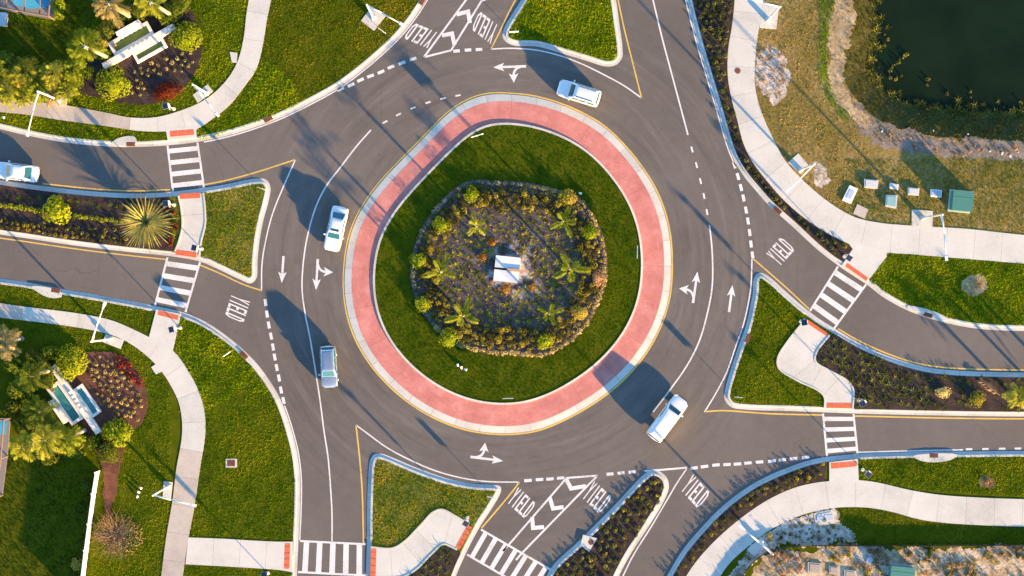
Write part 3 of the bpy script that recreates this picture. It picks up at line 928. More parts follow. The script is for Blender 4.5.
def tactile(pts, parent, z=.1665):
    q = np.array(pts, float)
    for k in range(3):
        t0, t1 = k / 3 + .004, (k + 1) / 3 - .004
        p = [q[0] + (q[1] - q[0]) * t0, q[0] + (q[1] - q[0]) * t1, q[3] + (q[2] - q[3]) * t1, q[3] + (q[2] - q[3]) * t0]
        o = block('tactile_tile', p, .1, z, 'red_tactile', parent)
        mb = MB()
        for a in np.linspace(.1, .9, 7):
            for b in np.linspace(.14, .86, 4):
                c = p[0] * (1 - a) * (1 - b) + p[1] * a * (1 - b) + p[2] * a * b + p[3] * (1 - a) * b
                x, y = (c[0] - 512) * S, (288 - c[1]) * S
                mb.box(x - .022, x + .022, y - .022, y + .022, z, z + .006)
        d = mb.build('dome_grid', 'red_tactile', o); d['kind'] = 'stuff'
pad('ramp_slab', [(166, 128.5), (167.8, 140.4), (196.8, 137.6), (196.4, 127)], 'concrete', FP_NW)
tactile([(169.8, 131.2), (194, 129.2), (194.6, 134.8), (170.4, 137)], FP_NW)
pad('side_slab', [(237.5, 53), (230, 52), (232, 62.5), (237, 63)], 'concrete', FP_NW, z1=.157)

SWu = [(-420, 238), (-150, 281), (0, 303), (20, 306), (82.5, 314), (112.5, 320.5), (135, 330), (152, 338.5), (172.5, 350), (185, 365.5), (197.5, 388), (204, 408), (205.5, 432), (200, 469.5), (194.5, 507), (188, 542), (183, 576), (178, 620), (172, 896)]
SWl = [(-420, 252), (-150, 295), (0, 317.5), (30, 321), (75, 327), (105, 333), (125, 340.5), (145, 354), (160, 369), (172.5, 388), (180, 406), (182.5, 432), (176.5, 469.5), (172.5, 502), (166.5, 537), (161.5, 576), (156, 620), (150, 896)]
FP_SW = strip('footpath', SWu, SWl, 'curving concrete footpath beside the blue fountain and white fence', alt=lambda p: 'old_concrete' if p[1] > 452 or p[0] < 18 else 'concrete')
keep(np.vstack([crom(SWu, 4), crom(SWl, 4)[::-1]]))
pad('ramp_slab', [(156.5, 309.5), (149, 338), (160, 347), (173, 350.5), (180.5, 317.5), (181, 314)], 'concrete', FP_SW)
tactile([(158.8, 310), (179, 315.3), (178, 320.2), (157.8, 314.8)], FP_SW)
pad('side_slab', [(157, 363.5), (151.5, 367), (156, 374.5), (163, 371)], 'concrete', FP_SW, z1=.157)
LKt = [(188.5, 537.2), (222, 538.5), (256, 540.5), (278.5, 541.5), (293, 541.5)]
LKb = [(185.5, 564), (222, 566), (256, 568), (281, 570), (292.5, 572)]
FP_LK = strip('footpath', LKt, LKb, 'short straight concrete footpath leading to the crosswalk at the bottom edge', step=24, z1=.157)
keep(np.vstack([LKt, LKb[::-1]]))
tactile([(285, 543), (290.6, 543), (289.6, 568.5), (284.2, 568.5)], FP_LK, .1625)

NEl = [(741, -320), (738, -80), (734.5, 0), (732, 25), (728, 50), (727.5, 75), (731, 97.5), (737, 120), (743, 143), (752, 161.5), (768, 182.5), (783, 199.5), (805.5, 219), (830.5, 235), (848, 243.5), (870, 250), (890, 253), (908, 254), (943, 257), (980.5, 260), (1024, 263.5), (1120, 268), (1444, 268)]
NEr = [(768, -320), (766, -80), (763, 0), (762, 15), (758, 32.5), (755, 60), (754.5, 82.5), (758, 102.5), (766, 124), (775.5, 144), (785.5, 161.5), (805.5, 183), (830.5, 203.5), (855.5, 217.5), (880.5, 223), (896, 224.6), (918, 226), (943, 227.4), (968, 229), (1024, 235), (1120, 240), (1444, 240)]
FP_NE = strip('footpath', NEl, NEr, 'wide pale concrete footpath sweeping past the pond')
keep(np.vstack([crom(NEl, 4), crom(NEr, 4)[::-1]]))
pad('ramp_slab', [(846, 240), (852.5, 249), (841.5, 265.5), (866.5, 282.5), (886.5, 256.5), (886, 250)], 'concrete', FP_NE)
tactile([(847, 262.8), (868, 277.8), (866, 281.2), (844.8, 266.4)], FP_NE)
pad('side_slab', [(857, 204), (868.2, 209.5), (864, 218.8), (853, 213.6)], 'old_concrete', FP_NE, z1=.157)

SEu = [(1444, 500), (1100, 500), (1024, 499), (980.5, 497.5), (938, 494.5), (908, 489.5), (878, 482.5), (858, 480), (829, 481), (813, 483), (793, 488), (768, 499.5), (742, 517), (719.5, 536), (699.5, 557), (686, 576), (672, 604), (660, 650), (650, 720), (645, 896)]
SEl = [(1444, 529), (1100, 528), (1024, 526.5), (980.5, 525), (943, 522.5), (918, 519), (893, 512), (868, 507.5), (835.5, 507.5), (813, 511.5), (793, 518), (768, 531), (744.5, 549), (729.5, 563), (719.5, 577), (705, 604), (694, 650), (684, 720), (679, 896)]
FP_SE = strip('footpath', SEu, SEl, 'pale concrete footpath curving above the dark silt fence')
keep(np.vstack([crom(SEu, 4), crom(SEl, 4)[::-1]]))
pad('ramp_slab', [(829, 484), (829, 462), (857.6, 458.8), (858.6, 483)], 'concrete', FP_SE)
tactile([(830.2, 462.8), (856.4, 460.8), (856.6, 466.2), (830.8, 468.6)], FP_SE)

def edge_kerb(pts, parent, w=1.5):
    p = crom(pts, 6)
    mb = MB()
    mb.prism(P2(np.vstack([offset(p, w / 2), offset(p, -w / 2)[::-1]])), .05, .2)
    mb.build('edge_kerb', 'kerb_concrete', parent)
def cut_through(Lp, Rp, label, tac, step=22):
    e = strip('footpath', Lp, Rp, label, step=step)
    keep(np.vstack([crom(Lp, 4), crom(Rp, 4)[::-1]]))
    edge_kerb(Lp, e); edge_kerb(Rp, e)
    for t in tac: tactile(t, e)
    return e
cut_through([(178.5, 196), (181, 206.5), (182.5, 226.5), (178.5, 243), (175, 251.5)], [(203.5, 193), (205, 206.5), (205.5, 224), (201.5, 241), (199.5, 256)],
            'short concrete crossing path through the island beside the giant spiky plant', [[(179.6, 193.8), (200.6, 192.6), (200.6, 198), (180.4, 199.2)], [(176.2, 249.6), (197, 252.2), (196.6, 257.6), (175.6, 254.6)]])
cut_through([(804.5, 320), (788, 340.5), (777.5, 358), (778.5, 368), (798, 381), (818, 390.5), (824, 397), (824.3, 408)], [(829.5, 335), (816, 353), (815.5, 361.5), (830.5, 371), (847, 380.5), (853, 389), (852.6, 409)],
            'zigzag concrete crossing path through the island with dark planting', [[(807.4, 319.4), (828.2, 333.4), (827, 336.8), (806, 322.8)], [(826.2, 402.6), (851.2, 402.8), (851.2, 408), (826.2, 407.8)]])
cut_through([(371, 546.8), (392, 548), (403.5, 542), (421, 524.5), (433, 512), (442, 509.2), (453.5, 514.5), (469, 524)], [(371, 578), (390, 578), (402, 577), (416, 569.5), (431, 554.5), (443.5, 544), (450, 546), (457, 549.5)],
            'curved concrete crossing path through the triangular grass island', [[(371, 548), (376.6, 548), (375.8, 576), (370.4, 576)], [(467.6, 524.8), (472.4, 527), (460, 549), (455.2, 547)]])

# ------------------------------------------------------------------ beds and bare ground patches
BEDS = []
def bed(name, pts, mat, label, z=.175, closed_smooth=True, avoid=True):
    p = crom(pts, 5, True) if closed_smooth else np.array(pts, float)
    if closed_smooth:
        p = resample(p, step=2.5, closed=True); p = p + RNG.normal(0, .55, p.shape)
    o = block(name, p, .0, z, mat)
    tag(o, label, kind='structure')
    if avoid: BEDS.append(p)
    return p
C_BED = crom([(470, 180.5), (500, 181), (530, 183), (560, 190), (580, 197), (592, 213), (603, 236), (607.5, 260), (606, 285), (598, 306), (587, 326), (570, 343), (545, 356.5), (515, 355.5), (490, 354), (470, 350), (450, 343), (432, 325), (417, 303), (410.5, 280), (411.5, 258), (418, 235), (432, 212), (450, 192)], 5, True)
o = block('planting_bed', C_BED, 0, .23, 'centre_mulch'); tag(o, 'round grey mulch planting bed in the middle of the roundabout', kind='structure'); BEDS.append(C_BED)

W_BED = bed('planting_bed', np.vstack([offset(W_ISL, 4.8, True)[[i for i in range(len(W_ISL)) if W_ISL[i][0] < 176]], ]), 'mulch', 'dark mulch planting bed in the long island with the giant spiky plant', closed_smooth=False)
NW_BED = bed('planting_bed', [(190, 8), (197.5, 25), (202.5, 45), (201, 58), (192.5, 77.5), (180, 91), (160, 102), (140, 105), (120, 102), (100, 98), (80, 92), (72, 82), (86, 68), (92, 50), (98, 28), (125, 8), (150, -14), (178, -14)], 'mulch', 'dark mulch garden bed round the fountain with green basins')
SW_BED = bed('planting_bed', [(82.5, 353.5), (110, 352), (125, 357), (137.5, 370.5), (145, 388), (147.5, 405.5), (142.5, 421), (133, 432), (124, 450), (119, 470), (117, 490), (112, 506), (108, 520), (104, 500), (103, 470), (90, 440), (75, 410), (62, 390), (70, 370)], 'red_mulch', 'reddish brown mulch garden bed round the blue fountain')
NE_BED = bed('planting_bed', np.vstack([offset(NE_K, 5.0)[near(NE_K, (676, -80)):near(NE_K, (838, 265))], [(843.5, 262), (851.5, 249.5)], crom(NEl, 4)[near(crom(NEl, 4), (848, 243)):near(crom(NEl, 4), (737, -60)):-1] + np.array([-.4, .4])]), 'mulch', 'dark planting strip between the road and the wide footpath by the pond', .165, False)
SEc = crom(SEu, 4)
SE_BED = bed('planting_bed', np.vstack([offset(SE_K, 5.0)[near(SE_K, (827, 457)):near(SE_K, (640, 635))], SEc[near(SEc, (662, 640)):near(SEc, (829, 481)):-1] + np.array([-.4, -.4])]), 'mulch', 'planting strip of yellow shrubs between the lower road and the footpath', .165, False)
ei = offset(E_ISL, 4.8, True)
sel = [i for i in range(len(ei)) if ei[i][0] > 836 and ei[i][1] < 392] 
top = np.array([ei[i] for i in range(len(ei)) if ei[i][0] > 834 and ei[i][1] < 388])
bot = np.array([ei[i] for i in range(len(ei)) if ei[i][0] > 856 and ei[i][1] > 388])
E_BED = bed('planting_bed', np.vstack([top, bot, [(855, 409), (854.4, 388), (848, 379.3), (831, 369.8), (816.6, 361), (817, 353.6), (829.4, 337)]]), 'mulch', 'dark planting bed in the long island by the zigzag footpath', .165, False)
S_BED = offset(S_ISL, 4.8, True)
si = offset(SW_ISL, 4.8, True)
rgt = np.array([si[i] for i in range(len(si)) if 552 < si[i][1] < 640 and si[i][0] > 420])
SW2_BED = bed('planting_bed', np.vstack([rgt, [(415, 650), (400, 610), (402, 580), (417, 571.5), (432, 556.3), (444, 546), (449.6, 547.6), (455.5, 551)]]), 'mulch', 'small dark planting bed below the curved path of the triangular island', .165, False)
BEDS.append(S_BED)

def patch(name, pts, mat, label, z, parent=None, excl=True):
    p = resample(crom(pts, 5, True), step=1.6, closed=True)
    t = np.arange(len(p))
    jag = sum(np.interp(t, np.arange(0, len(p) + k, k), np.append(r_ := RNG.normal(0, 1, len(np.arange(0, len(p) + k, k)) - 1), r_[0])) * a for k, a in ((13, 2.2), (5, 1.3), (1, 1.1)))
    p = p + (offset(p, 1, True) - p) * jag[:, None]
    o = block(name, p, .0, z, mat, parent)
    tag(o, label, kind='structure')
    if excl: SOFT.append(p)
    return p
SOFT = []
patch('sand_path', [(836, -60), (856, -60), (855.5, 0), (848, 25), (844, 50), (841, 66), (846, 84), (857, 102), (872, 122), (864, 132), (848, 112), (836, 92), (828, 66), (829, 40), (834, 12)], 'tan_dirt', 'sandy tan track along the pond bank', .110)
patch('bare_soil', [(858, 110), (882, 124), (925, 135), (960, 139), (1024, 143), (1060, 146), (1060, 164), (1024, 161), (985, 158), (950, 158), (915, 152), (885, 148), (866, 134)], 'grey_soil', 'bare grey soil beside the pond bank', .109)
patch('bare_sand', [(760, 48), (772, 46), (783, 58), (790, 74), (787, 92), (775, 100), (764, 92), (757, 74)], 'white_sand', 'bare pale sand patch beside the wide footpath near the pond', .110)
patch('bare_sand', [(814, 163), (822, 160), (828, 172), (830, 182), (822, 190), (812, 184), (811, 172)], 'white_sand', 'small bare sand patch behind the lamp post on the wide footpath', .110)
patch('bare_soil', [(968, 277), (978, 273), (987, 278), (985, 289), (974, 292), (965, 287)], 'tan_dirt', 'bare brown hollow in the bright lawn strip by the pond path', .111)
patch('bare_sand', [(770, 531), (795, 519), (812, 513.5), (836, 510), (842, 522), (850, 530), (856, 541), (800, 545), (765, 551), (745, 570), (735, 600), (700, 640), (722, 580), (746, 551)], 'white_sand', 'pale bare sand strip between footpath and silt fence', .110)
patch('bare_ground', [(746, 582), (756, 562), (775, 551), (800, 547), (860, 546), (930, 546.5), (1010, 545.5), (1060, 545.5), (1120, 560), (1120, 680), (900, 720), (720, 700)], 'weedy_sand', 'weedy sandy waste ground beyond the silt fence', .112)

# ------------------------------------------------------------------ grass
VIEW = (-28, 1052, -28, 604)
def grass(poly, mat, label, dens=48, excl=(), h=(.05, .10), zbase=TOPZ, blades=5, use_beds=True, clip=(), zf=None):
    poly = np.asarray(poly, float)
    x0, x1 = max(VIEW[0], poly[:, 0].min()), min(VIEW[1], poly[:, 0].max())
    y0, y1 = max(VIEW[2], poly[:, 1].min()), min(VIEW[3], poly[:, 1].max())
    if x1 <= x0 or y1 <= y0: return
    n = int((x1 - x0) * (y1 - y0) * S * S * dens)
    q = np.stack([RNG.uniform(x0, x1, n), RNG.uniform(y0, y1, n)], 1)
    ok = inside(q, poly)
    for e in clip: ok &= inside(q, e)
    for e in list(excl) + PATHS + (BEDS if use_beds else []):
        e = np.asarray(e)
        if e[:, 0].max() < x0 or e[:, 0].min() > x1 or e[:, 1].max() < y0 or e[:, 1].min() > y1: continue
        ok &= ~inside(q, e)
    if use_beds:
        for e in SOFT:
            if e[:, 0].max() < x0 or e[:, 0].min() > x1 or e[:, 1].max() < y0 or e[:, 1].min() > y1: continue
            ok &= ~(inside(q, e) & (RNG.random(len(q)) < .5))
    q = q[ok]; n = len(q)
    if n == 0: return
    c = np.zeros((n, 1, 3)); c[:, 0, 0] = (q[:, 0] - 512) * S; c[:, 0, 1] = (288 - q[:, 1]) * S; c[:, 0, 2] = zbase - .01 if zf is None else zf(q)
    ang = RNG.uniform(0, 2 * np.pi, (n, blades))
    ln = RNG.uniform(h[0], h[1], (n, blades)) * RNG.uniform(.7, 1.3, (n, 1))
    cl = np.sin(q[:, 0] * .9 + 2 * np.sin(q[:, 1] * .37)) * np.sin(q[:, 1] * .8 + 2 * np.sin(q[:, 0] * .31 + 1)) + .6 * np.sin(q[:, 0] * .23 + q[:, 1] * .19)
    ln = ln * (1 + .38 * np.clip(cl, -1.3, 1.6))[:, None]
    lean = RNG.uniform(.25, 1.3, (n, blades))
    w = RNG.uniform(.014, .030, (n, blades))
    jx = RNG.normal(0, .035, (n, blades)); jy = RNG.normal(0, .035, (n, blades))
    base = c + np.stack([jx, jy, np.zeros_like(jx)], 2)
    d = np.stack([np.cos(ang), np.sin(ang), np.zeros_like(ang)], 2)
    s = np.stack([-np.sin(ang), np.cos(ang), np.zeros_like(ang)], 2)
    up = np.zeros_like(d); up[..., 2] = 1
    tip = base + d * (ln * np.sin(lean))[..., None] + up * (ln * np.cos(lean) + .02)[..., None]
    v = np.stack([base - s * w[..., None], base + s * w[..., None], tip], 2).reshape(-1, 3)
    o = link('grass', big_mesh('grass', v, 3), mat)
    tag(o, label, 'grass', kind='stuff')

FULLP = lambda *a: np.array(a, float)
NW_BRIGHT = crom([(258, 66), (266, 63), (284, 72), (297, 90), (299, 104), (280, 114), (256, 124), (228, 132), (199, 140), (198, 131), (216, 120), (234, 105), (248, 87)], 4, True)
NW_YARD = crom([(-60, 20), (-10, 22), (12, 20), (55, 26), (62, 22), (70, -40), (100, -40), (98, 5), (92, 24), (84, 50), (62, 62), (40, 60), (15, 62), (-60, 70)], 3, True)
grass(NW_BRIGHT, 'grass_bright', 'bright green new turf beside the kerb at the curved garden footpath', 60, h=(.07, .13))
grass(np.vstack([LAND_NW]), 'grass_bright', 'green lawn grass round the garden with round bushes', 52, [NW_BRIGHT, NW_YARD, FULLP((254, -60), (700, -60), (700, 260), (254, 260))])
grass(LAND_NW, 'grass_olive', 'olive green lawn between the garden footpath and the upper road', 52, [NW_BRIGHT, FULLP((-100, -60), (253, -60), (253, 300), (-100, 300))])
grass(NW_YARD, 'grass_shaded', 'dark shaded back lawn below the framed pool', 45)
grass(ring_at(31.5), 'grass_ring', 'smooth green ring of lawn round the middle planting bed', 55, zbase=.17, h=(.04, .08))
grass(offset(N_ISL, 5.4, True), 'grass_bright', 'bright green grass on the island at the top edge', 60, h=(.07, .13))
grass(offset(W_ISL, 5.4, True), 'grass_brown', 'olive grass on the end of the island beside the giant spiky plant', 55, h=(.06, .12))
grass(offset(E_ISL, 5.4, True), 'grass_lush', 'green grass on the tip of the island with the zigzag path', 52)
grass(offset(SW_ISL, 5.4, True), 'grass_brown', 'olive brown grass on the triangular island at the bottom edge', 55, h=(.06, .12))
SW_BRIGHT = np.vstack([[(181, 300), (320, 330), (320, 425), (284, 408), (268, 394), (244, 391), (224, 402), (204, 412), (196, 380), (172, 348)]])
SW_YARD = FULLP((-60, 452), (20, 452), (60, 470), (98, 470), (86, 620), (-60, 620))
grass(LAND_SW, 'grass_bright', 'bright green lawn wedge beside the lower left road kerb', 60, [FULLP((-100, 200), (170, 200), (170, 700), (-100, 700)), FULLP((100, 413), (204, 412), (224, 402), (244, 391), (268, 394), (284, 408), (320, 425), (320, 700), (100, 700)), FULLP((150, 340), (172, 349), (205, 411), (150, 411))], h=(.07, .13))
grass(LAND_SW, 'grass_lush', 'dark olive lawn beside the straight grey footpath', 50, [FULLP((-100, 100), (320, 100), (320, 425), (284, 408), (268, 394), (244, 391), (224, 402), (204, 412), (-100, 412)), FULLP((-100, 300), (190, 400), (190, 500), (160, 700), (-100, 700))])
grass(LAND_SW, 'grass_lush', 'green lawn between the footpath and the blue fountain garden', 48, [FULLP((171, 200), (400, 200), (400, 700), (171, 700)), SW_YARD, FULLP((-100, 338), (78, 350), (60, 395), (95, 460), (-100, 470))])
grass(SW_YARD, 'grass_shaded', 'dark shaded lawn behind the white fence', 42)
NE_CUT = np.vstack([BANK])
NE_GREEN = crom([(822, -40), (835, -40), (833, 12), (828, 40), (827, 66), (833, 92), (850, 118), (846, 122), (826, 96), (818, 70), (820, 30)], 4, True)
NE_RIGHT = FULLP((880, 251), (1100, 262), (1100, 360), (860, 300))
grass(NE_GREEN, 'grass_bright', 'narrow strip of fresh grass beside the sandy pond track', 90, h=(.07, .13))
grass(NE_RIGHT, 'grass_bright', 'bright green verge between the pond footpath and the road', 60, h=(.06, .12), clip=[LAND_NE])
grass(LAND_NE, 'grass_dry', 'dry tan grass between the footpath and the sandy pond track', 24, [NE_CUT, NE_GREEN, NE_RIGHT, FULLP((850, 165), (1100, 165), (1100, 400), (850, 400)), FULLP((868, 140), (1100, 140), (1100, 166), (868, 166))], h=(.05, .11))
grass(FULLP((845, 160), (1100, 155), (1100, 262), (890, 252), (830, 232), (800, 180)), 'grass_olive', 'patchy olive grass round the utility boxes', 44, [FULLP((700, 100), (850, 165), (850, 300), (700, 300)), NE_CUT], h=(.05, .11))
grass(FULLP((857, 445), (1100, 445), (1100, 502), (857, 486)), 'grass_lush', 'green verge between the lower right road and footpath', 58, h=(.06, .11), clip=[LAND_SE])
grass(FULLP((838, 500), (1100, 520), (1100, 545), (838, 545)), 'grass_olive', 'strip of grass between the footpath and the silt fence', 50)

# ------------------------------------------------------------------ plant meshes
def leaf_quads(c, nrm, size, aspect=.55, rng=RNG):
    n = len(c)
    nrm = nrm / np.maximum(np.linalg.norm(nrm, axis=1, keepdims=True), 1e-6)
    t = rng.normal(size=(n, 3)); t -= nrm * np.sum(t * nrm, 1, keepdims=True)
    t /= np.maximum(np.linalg.norm(t, axis=1, keepdims=True), 1e-6)
    b = np.cross(nrm, t)
    s = (size * rng.uniform(.6, 1.3, n))[:, None]
    return np.stack([c - t * s, c + b * s * aspect, c + t * s, c - b * s * aspect], 1).reshape(-1, 3)

def cloud(n, rx, ry, rz, size, z0=0.0, lumps=7, up=.5, rng=RNG, fill=.35):
    """leaves through an uneven dome"""
    d = rng.normal(size=(n, 3)); d[:, 2] = np.abs(d[:, 2]) * .9
    d /= np.linalg.norm(d, axis=1, keepdims=True)
    L = rng.normal(size=(lumps, 3)); L[:, 2] = np.abs(L[:, 2]); L /= np.linalg.norm(L, axis=1, keepdims=True)
    k = np.max(d @ L.T, axis=1)
    r = (.58 + .46 * np.clip((k - .5) / .5, 0, 1)) * (1 - fill * rng.random(n) ** 2)
    c = d * r[:, None] * np.array([rx, ry, rz]) + np.array([0, 0, z0])
    nr = d + rng.normal(size=(n, 3)) * .55 + np.array([0, 0, up])
    return leaf_quads(c, nr, size, .55, rng)

def core(rx, ry, rz, z0=0.0, n=10):
    mb = MB()
    v = []; f = []
    rings = [(1, 0), (.92, .45), (.6, .85), (.0, 1.0)]
    for (r, h) in rings:
        for i in range(n):
            a = 2 * math.pi * i / n
            k = r * (1 + .1 * math.sin(3 * a + h * 5))
            v.append((rx * k * math.cos(a), ry * k * math.sin(a), z0 + rz * h))
    for j in range(3):
        f += [(j * n + i, j * n + (i + 1) % n, (j + 1) * n + (i + 1) % n, (j + 1) * n + i) for i in range(n)]
    return v, f

def join_leaves(name, quads, extra=None):
    q = np.asarray(quads, np.float32).reshape(-1, 3)
    if extra is None:
        return big_mesh(name, q, 4)
    v, f = extra
    nq = len(q) // 4
    faces = [(4 * i, 4 * i + 1, 4 * i + 2, 4 * i + 3) for i in range(nq)] + [tuple(len(q) + k for k in t) for t in f]
    return mesh(name, np.vstack([q, np.array(v, np.float32)]), faces)

def blade(base, ang, ln, w, rise, droop, segs=3, fold=0.0):
    """one strap leaf as a chain of quads"""
    pts = []
    for k in range(segs + 1):
        t = k / segs
        r = ln * t
        pts.append(((base[0] + math.cos(ang) * r * math.cos(rise * (1 - .5 * t))), (base[1] + math.sin(ang) * r * math.cos(rise * (1 - .5 * t))), base[2] + ln * (math.sin(rise) * t - droop * t * t)))
    out = []
    sx, sy = -math.sin(ang), math.cos(ang)
    prof = [w * (.55 + .45 * math.sin(math.pi * min(1, .25 + t * .75))) * (1 - t) ** .35 for t in np.linspace(0, 1, segs + 1)]
    prof[-1] = w * .06
    for k in range(segs):
        a, b = pts[k], pts[k + 1]; wa, wb = prof[k], prof[k + 1]
        out += [(a[0] - sx * wa, a[1] - sy * wa, a[2]), (a[0] + sx * wa, a[1] + sy * wa, a[2]), (b[0] + sx * wb, b[1] + sy * wb, b[2]), (b[0] - sx * wb, b[1] - sy * wb, b[2])]
    return out

def rosette(name, n, ln, w, rise=(.3, 1.3), droop=.25, z=0.0, segs=2):
    q = []
    for i in range(n):
        a = i * 2.39996 + random.uniform(-.2, .2)
        t = i / n
        q += blade((0, 0, z), a, ln * random.uniform(.75, 1.1), w * random.uniform(.8, 1.2), rise[0] + (rise[1] - rise[0]) * t, droop, segs)
    return big_mesh(name, q, 4)

def frond(ln, rise, droop, ang, z, leaflets=22, ll=.55, lw=.035, base_r=.12):
    q = []
    ca, sa = math.cos(ang), math.sin(ang)
    def at(t):
        r = base_r + ln * t * math.cos(rise) * (1 - .12 * t)
        return np.array([ca * r, sa * r, z + ln * (math.sin(rise) * t - droop * t * t)])
    K = 6
    s = np.array([-sa, ca, 0])
    for k in range(K):
        a, b = at(k / K), at((k + 1) / K)
        wa, wb = .045 * (1 - k / K) + .008, .045 * (1 - (k + 1) / K) + .008
        q += [a - s * wa, a + s * wa, b + s * wb, b - s * wb]
    for i in range(leaflets):
        t = .14 + .86 * i / (leaflets - 1)
        p = at(t); d = at(min(1, t + .02)) - at(max(0, t - .02)); d /= max(np.linalg.norm(d), 1e-6)
        L = ll * (.45 + .75 * math.sin(math.pi * (.12 + .80 * t))) * random.uniform(.85, 1.15)
        for sd in (-1, 1):
            dirv = s * sd * .78 + d * .62 + np.array([0, 0, random.uniform(-.45, .30)])
            dirv /= np.linalg.norm(dirv)
            wv = np.cross(dirv, np.array([0, 0, 1])); wv = wv / max(np.linalg.norm(wv), 1e-6) + np.array([0, 0, .5])
            m = p + dirv * L * .5; e = p + dirv * L + np.array([0, 0, -.18 * L])
            q += [p, m + wv * lw, e, m - wv * lw]
    return q

def palm_mesh(name, nf, ln, z, leaflets=22, ll=.55, lw=.04, rise=(-.15, 1.25), droop=(.25, .75)):
    q = []
    for i in range(nf):
        a = i * 2.39996 + random.uniform(-.25, .25)
        t = (i + .5) / nf
        r = rise[0] + (rise[1] - rise[0]) * t
        q += frond(ln * random.uniform(.8, 1.1) * (1 - .25 * t), r, random.uniform(*droop), a, z, leaflets, ll, lw)
    return big_mesh(name, np.array(q), 4)

# ------------------------------------------------------------------ palms
PALM_TALL = [palm_mesh('crown', 15, 2.6, 0, 34, .66, .024) for _ in range(3)]
PALM_YOUNG = [palm_mesh('crown', 7, 2.0, 0, 30, .40, .026, (.02, 1.45), (.12, .5)) for _ in range(3)]
PALM_BUSHY = [palm_mesh('crown', 28, 2.1, 0, 26, .5, .024, (.1, 1.4), (.2, .7)) for _ in range(2)]

def copy_mesh(me, mat):
    m = me.copy(); m.materials.clear(); m.materials.append(MATS[mat]); return m
_mc = {}
def shared(me, mat):
    k = (me.name, mat)
    if k not in _mc: _mc[k] = copy_mesh(me, mat)
    return _mc[k]

def palm(cx, cy, h, label, crown, mat, group=None, rz=None, scale=1.0, trunk_r=.16, shaft=False, ground=TOPZ, name='palm_tree', lean=(0, 0)):
    """cx, cy: map place of the crown"""
    top = P(cx, cy, h)
    e = empty(name, (top.x - lean[0], top.y - lean[1], ground), random.uniform(0, 6.28) if rz is None else rz, label=label, cat='palm tree', group=group)
    mb = MB()
    ht = h - ground
    ks = [0, .12, .35, .65, .88, 1.0]
    M = Matrix.Rotation(-e.rotation_euler.z, 3, 'Z')
    lv = M @ Vector((lean[0], lean[1], 0))
    mb.path([lv * (k ** 1.5) + Vector((0, 0, ht * k - (.1 if k == 0 else 0))) for k in ks], [trunk_r * 1.45, trunk_r * 1.1, trunk_r, trunk_r * .95, trunk_r * .9, trunk_r * .55], 10)
    mb.build('trunk', 'trunk', e, True)
    if shaft:
        mb = MB(); mb.path([lv * .9 + Vector((0, 0, ht * .80)), lv + Vector((0, 0, ht * .9)), lv + Vector((0, 0, ht * 1.01))], [trunk_r * 1.15, trunk_r * 1.35, trunk_r * .7], 10)
        mb.build('crownshaft', 'crownshaft', e, True)
    c = link('crown', shared(crown, mat), None, e)
    c.location = (lv.x, lv.y, ht); c.scale = (scale,) * 3
    return e

# young palms of the middle bed
for i, (x, y, h, sc, mt, lb) in enumerate([
        (476, 226, 3.2, .85, 'palm_frond', 'young palm at the upper left of the middle bed'),
        (563, 221, 4.1, .95, 'palm_frond', 'young palm at the upper right of the middle bed with thin bare fronds'),
        (440.5, 271.5, 3.2, 1.05, 'palm_frond', 'young palm at the left side of the middle bed'),
        (570, 268.5, 3.2, 1.15, 'palm_frond', 'largest young palm, right of the white slab in the middle bed'),
        (463, 316, 3.2, 1.1, 'palm_frond', 'young palm at the lower left of the middle bed'),
        (549, 314, 3.0, .85, 'palm_frond', 'young palm at the lower right of the middle bed')]):
    palm(x, y, h, lb, PALM_YOUNG[i % 3], mt, 'young palms in the middle bed', scale=sc, trunk_r=.13, ground=.2)

# ------------------------------------------------------------------ shrubs
_shrub_cache = {}
def shrub_mesh(kind, n, rx, ry, rz, size, lumps=8, var=0):
    k = (kind, n, round(rx, 2), round(ry, 2), round(rz, 2), size, var)
    if k not in _shrub_cache:
        _shrub_cache[k] = join_leaves('foliage', cloud(n, rx, ry, rz, size, .05, lumps), core(rx * .62, ry * .62, rz * .62, .02))
    return _shrub_cache[k]

def shrub(x, y, rx, ry, h, mat, label, group=None, n=420, size=.10, rz=0.0, cat='shrub', name='shrub', ground=TOPZ, lumps=8):
    """x, y, rx, ry in map units, h in metres"""
    p = P(x, y, h * .5)
    e = empty(name, (p.x, p.y, ground), rz, label=label, cat=cat, group=group)
    link('foliage', shared(shrub_mesh(label, n, rx * S, ry * S, h, size, lumps), mat), None, e)
    mb = MB()
    for k in range(3):
        a = k * 2.1
        mb.tube((.03 * math.cos(a), .03 * math.sin(a), -.05), (rx * S * .4 * math.cos(a), ry * S * .4 * math.sin(a), h * .6), .035, .015, 6)
    mb.build('stem', 'stem', e)
    return e

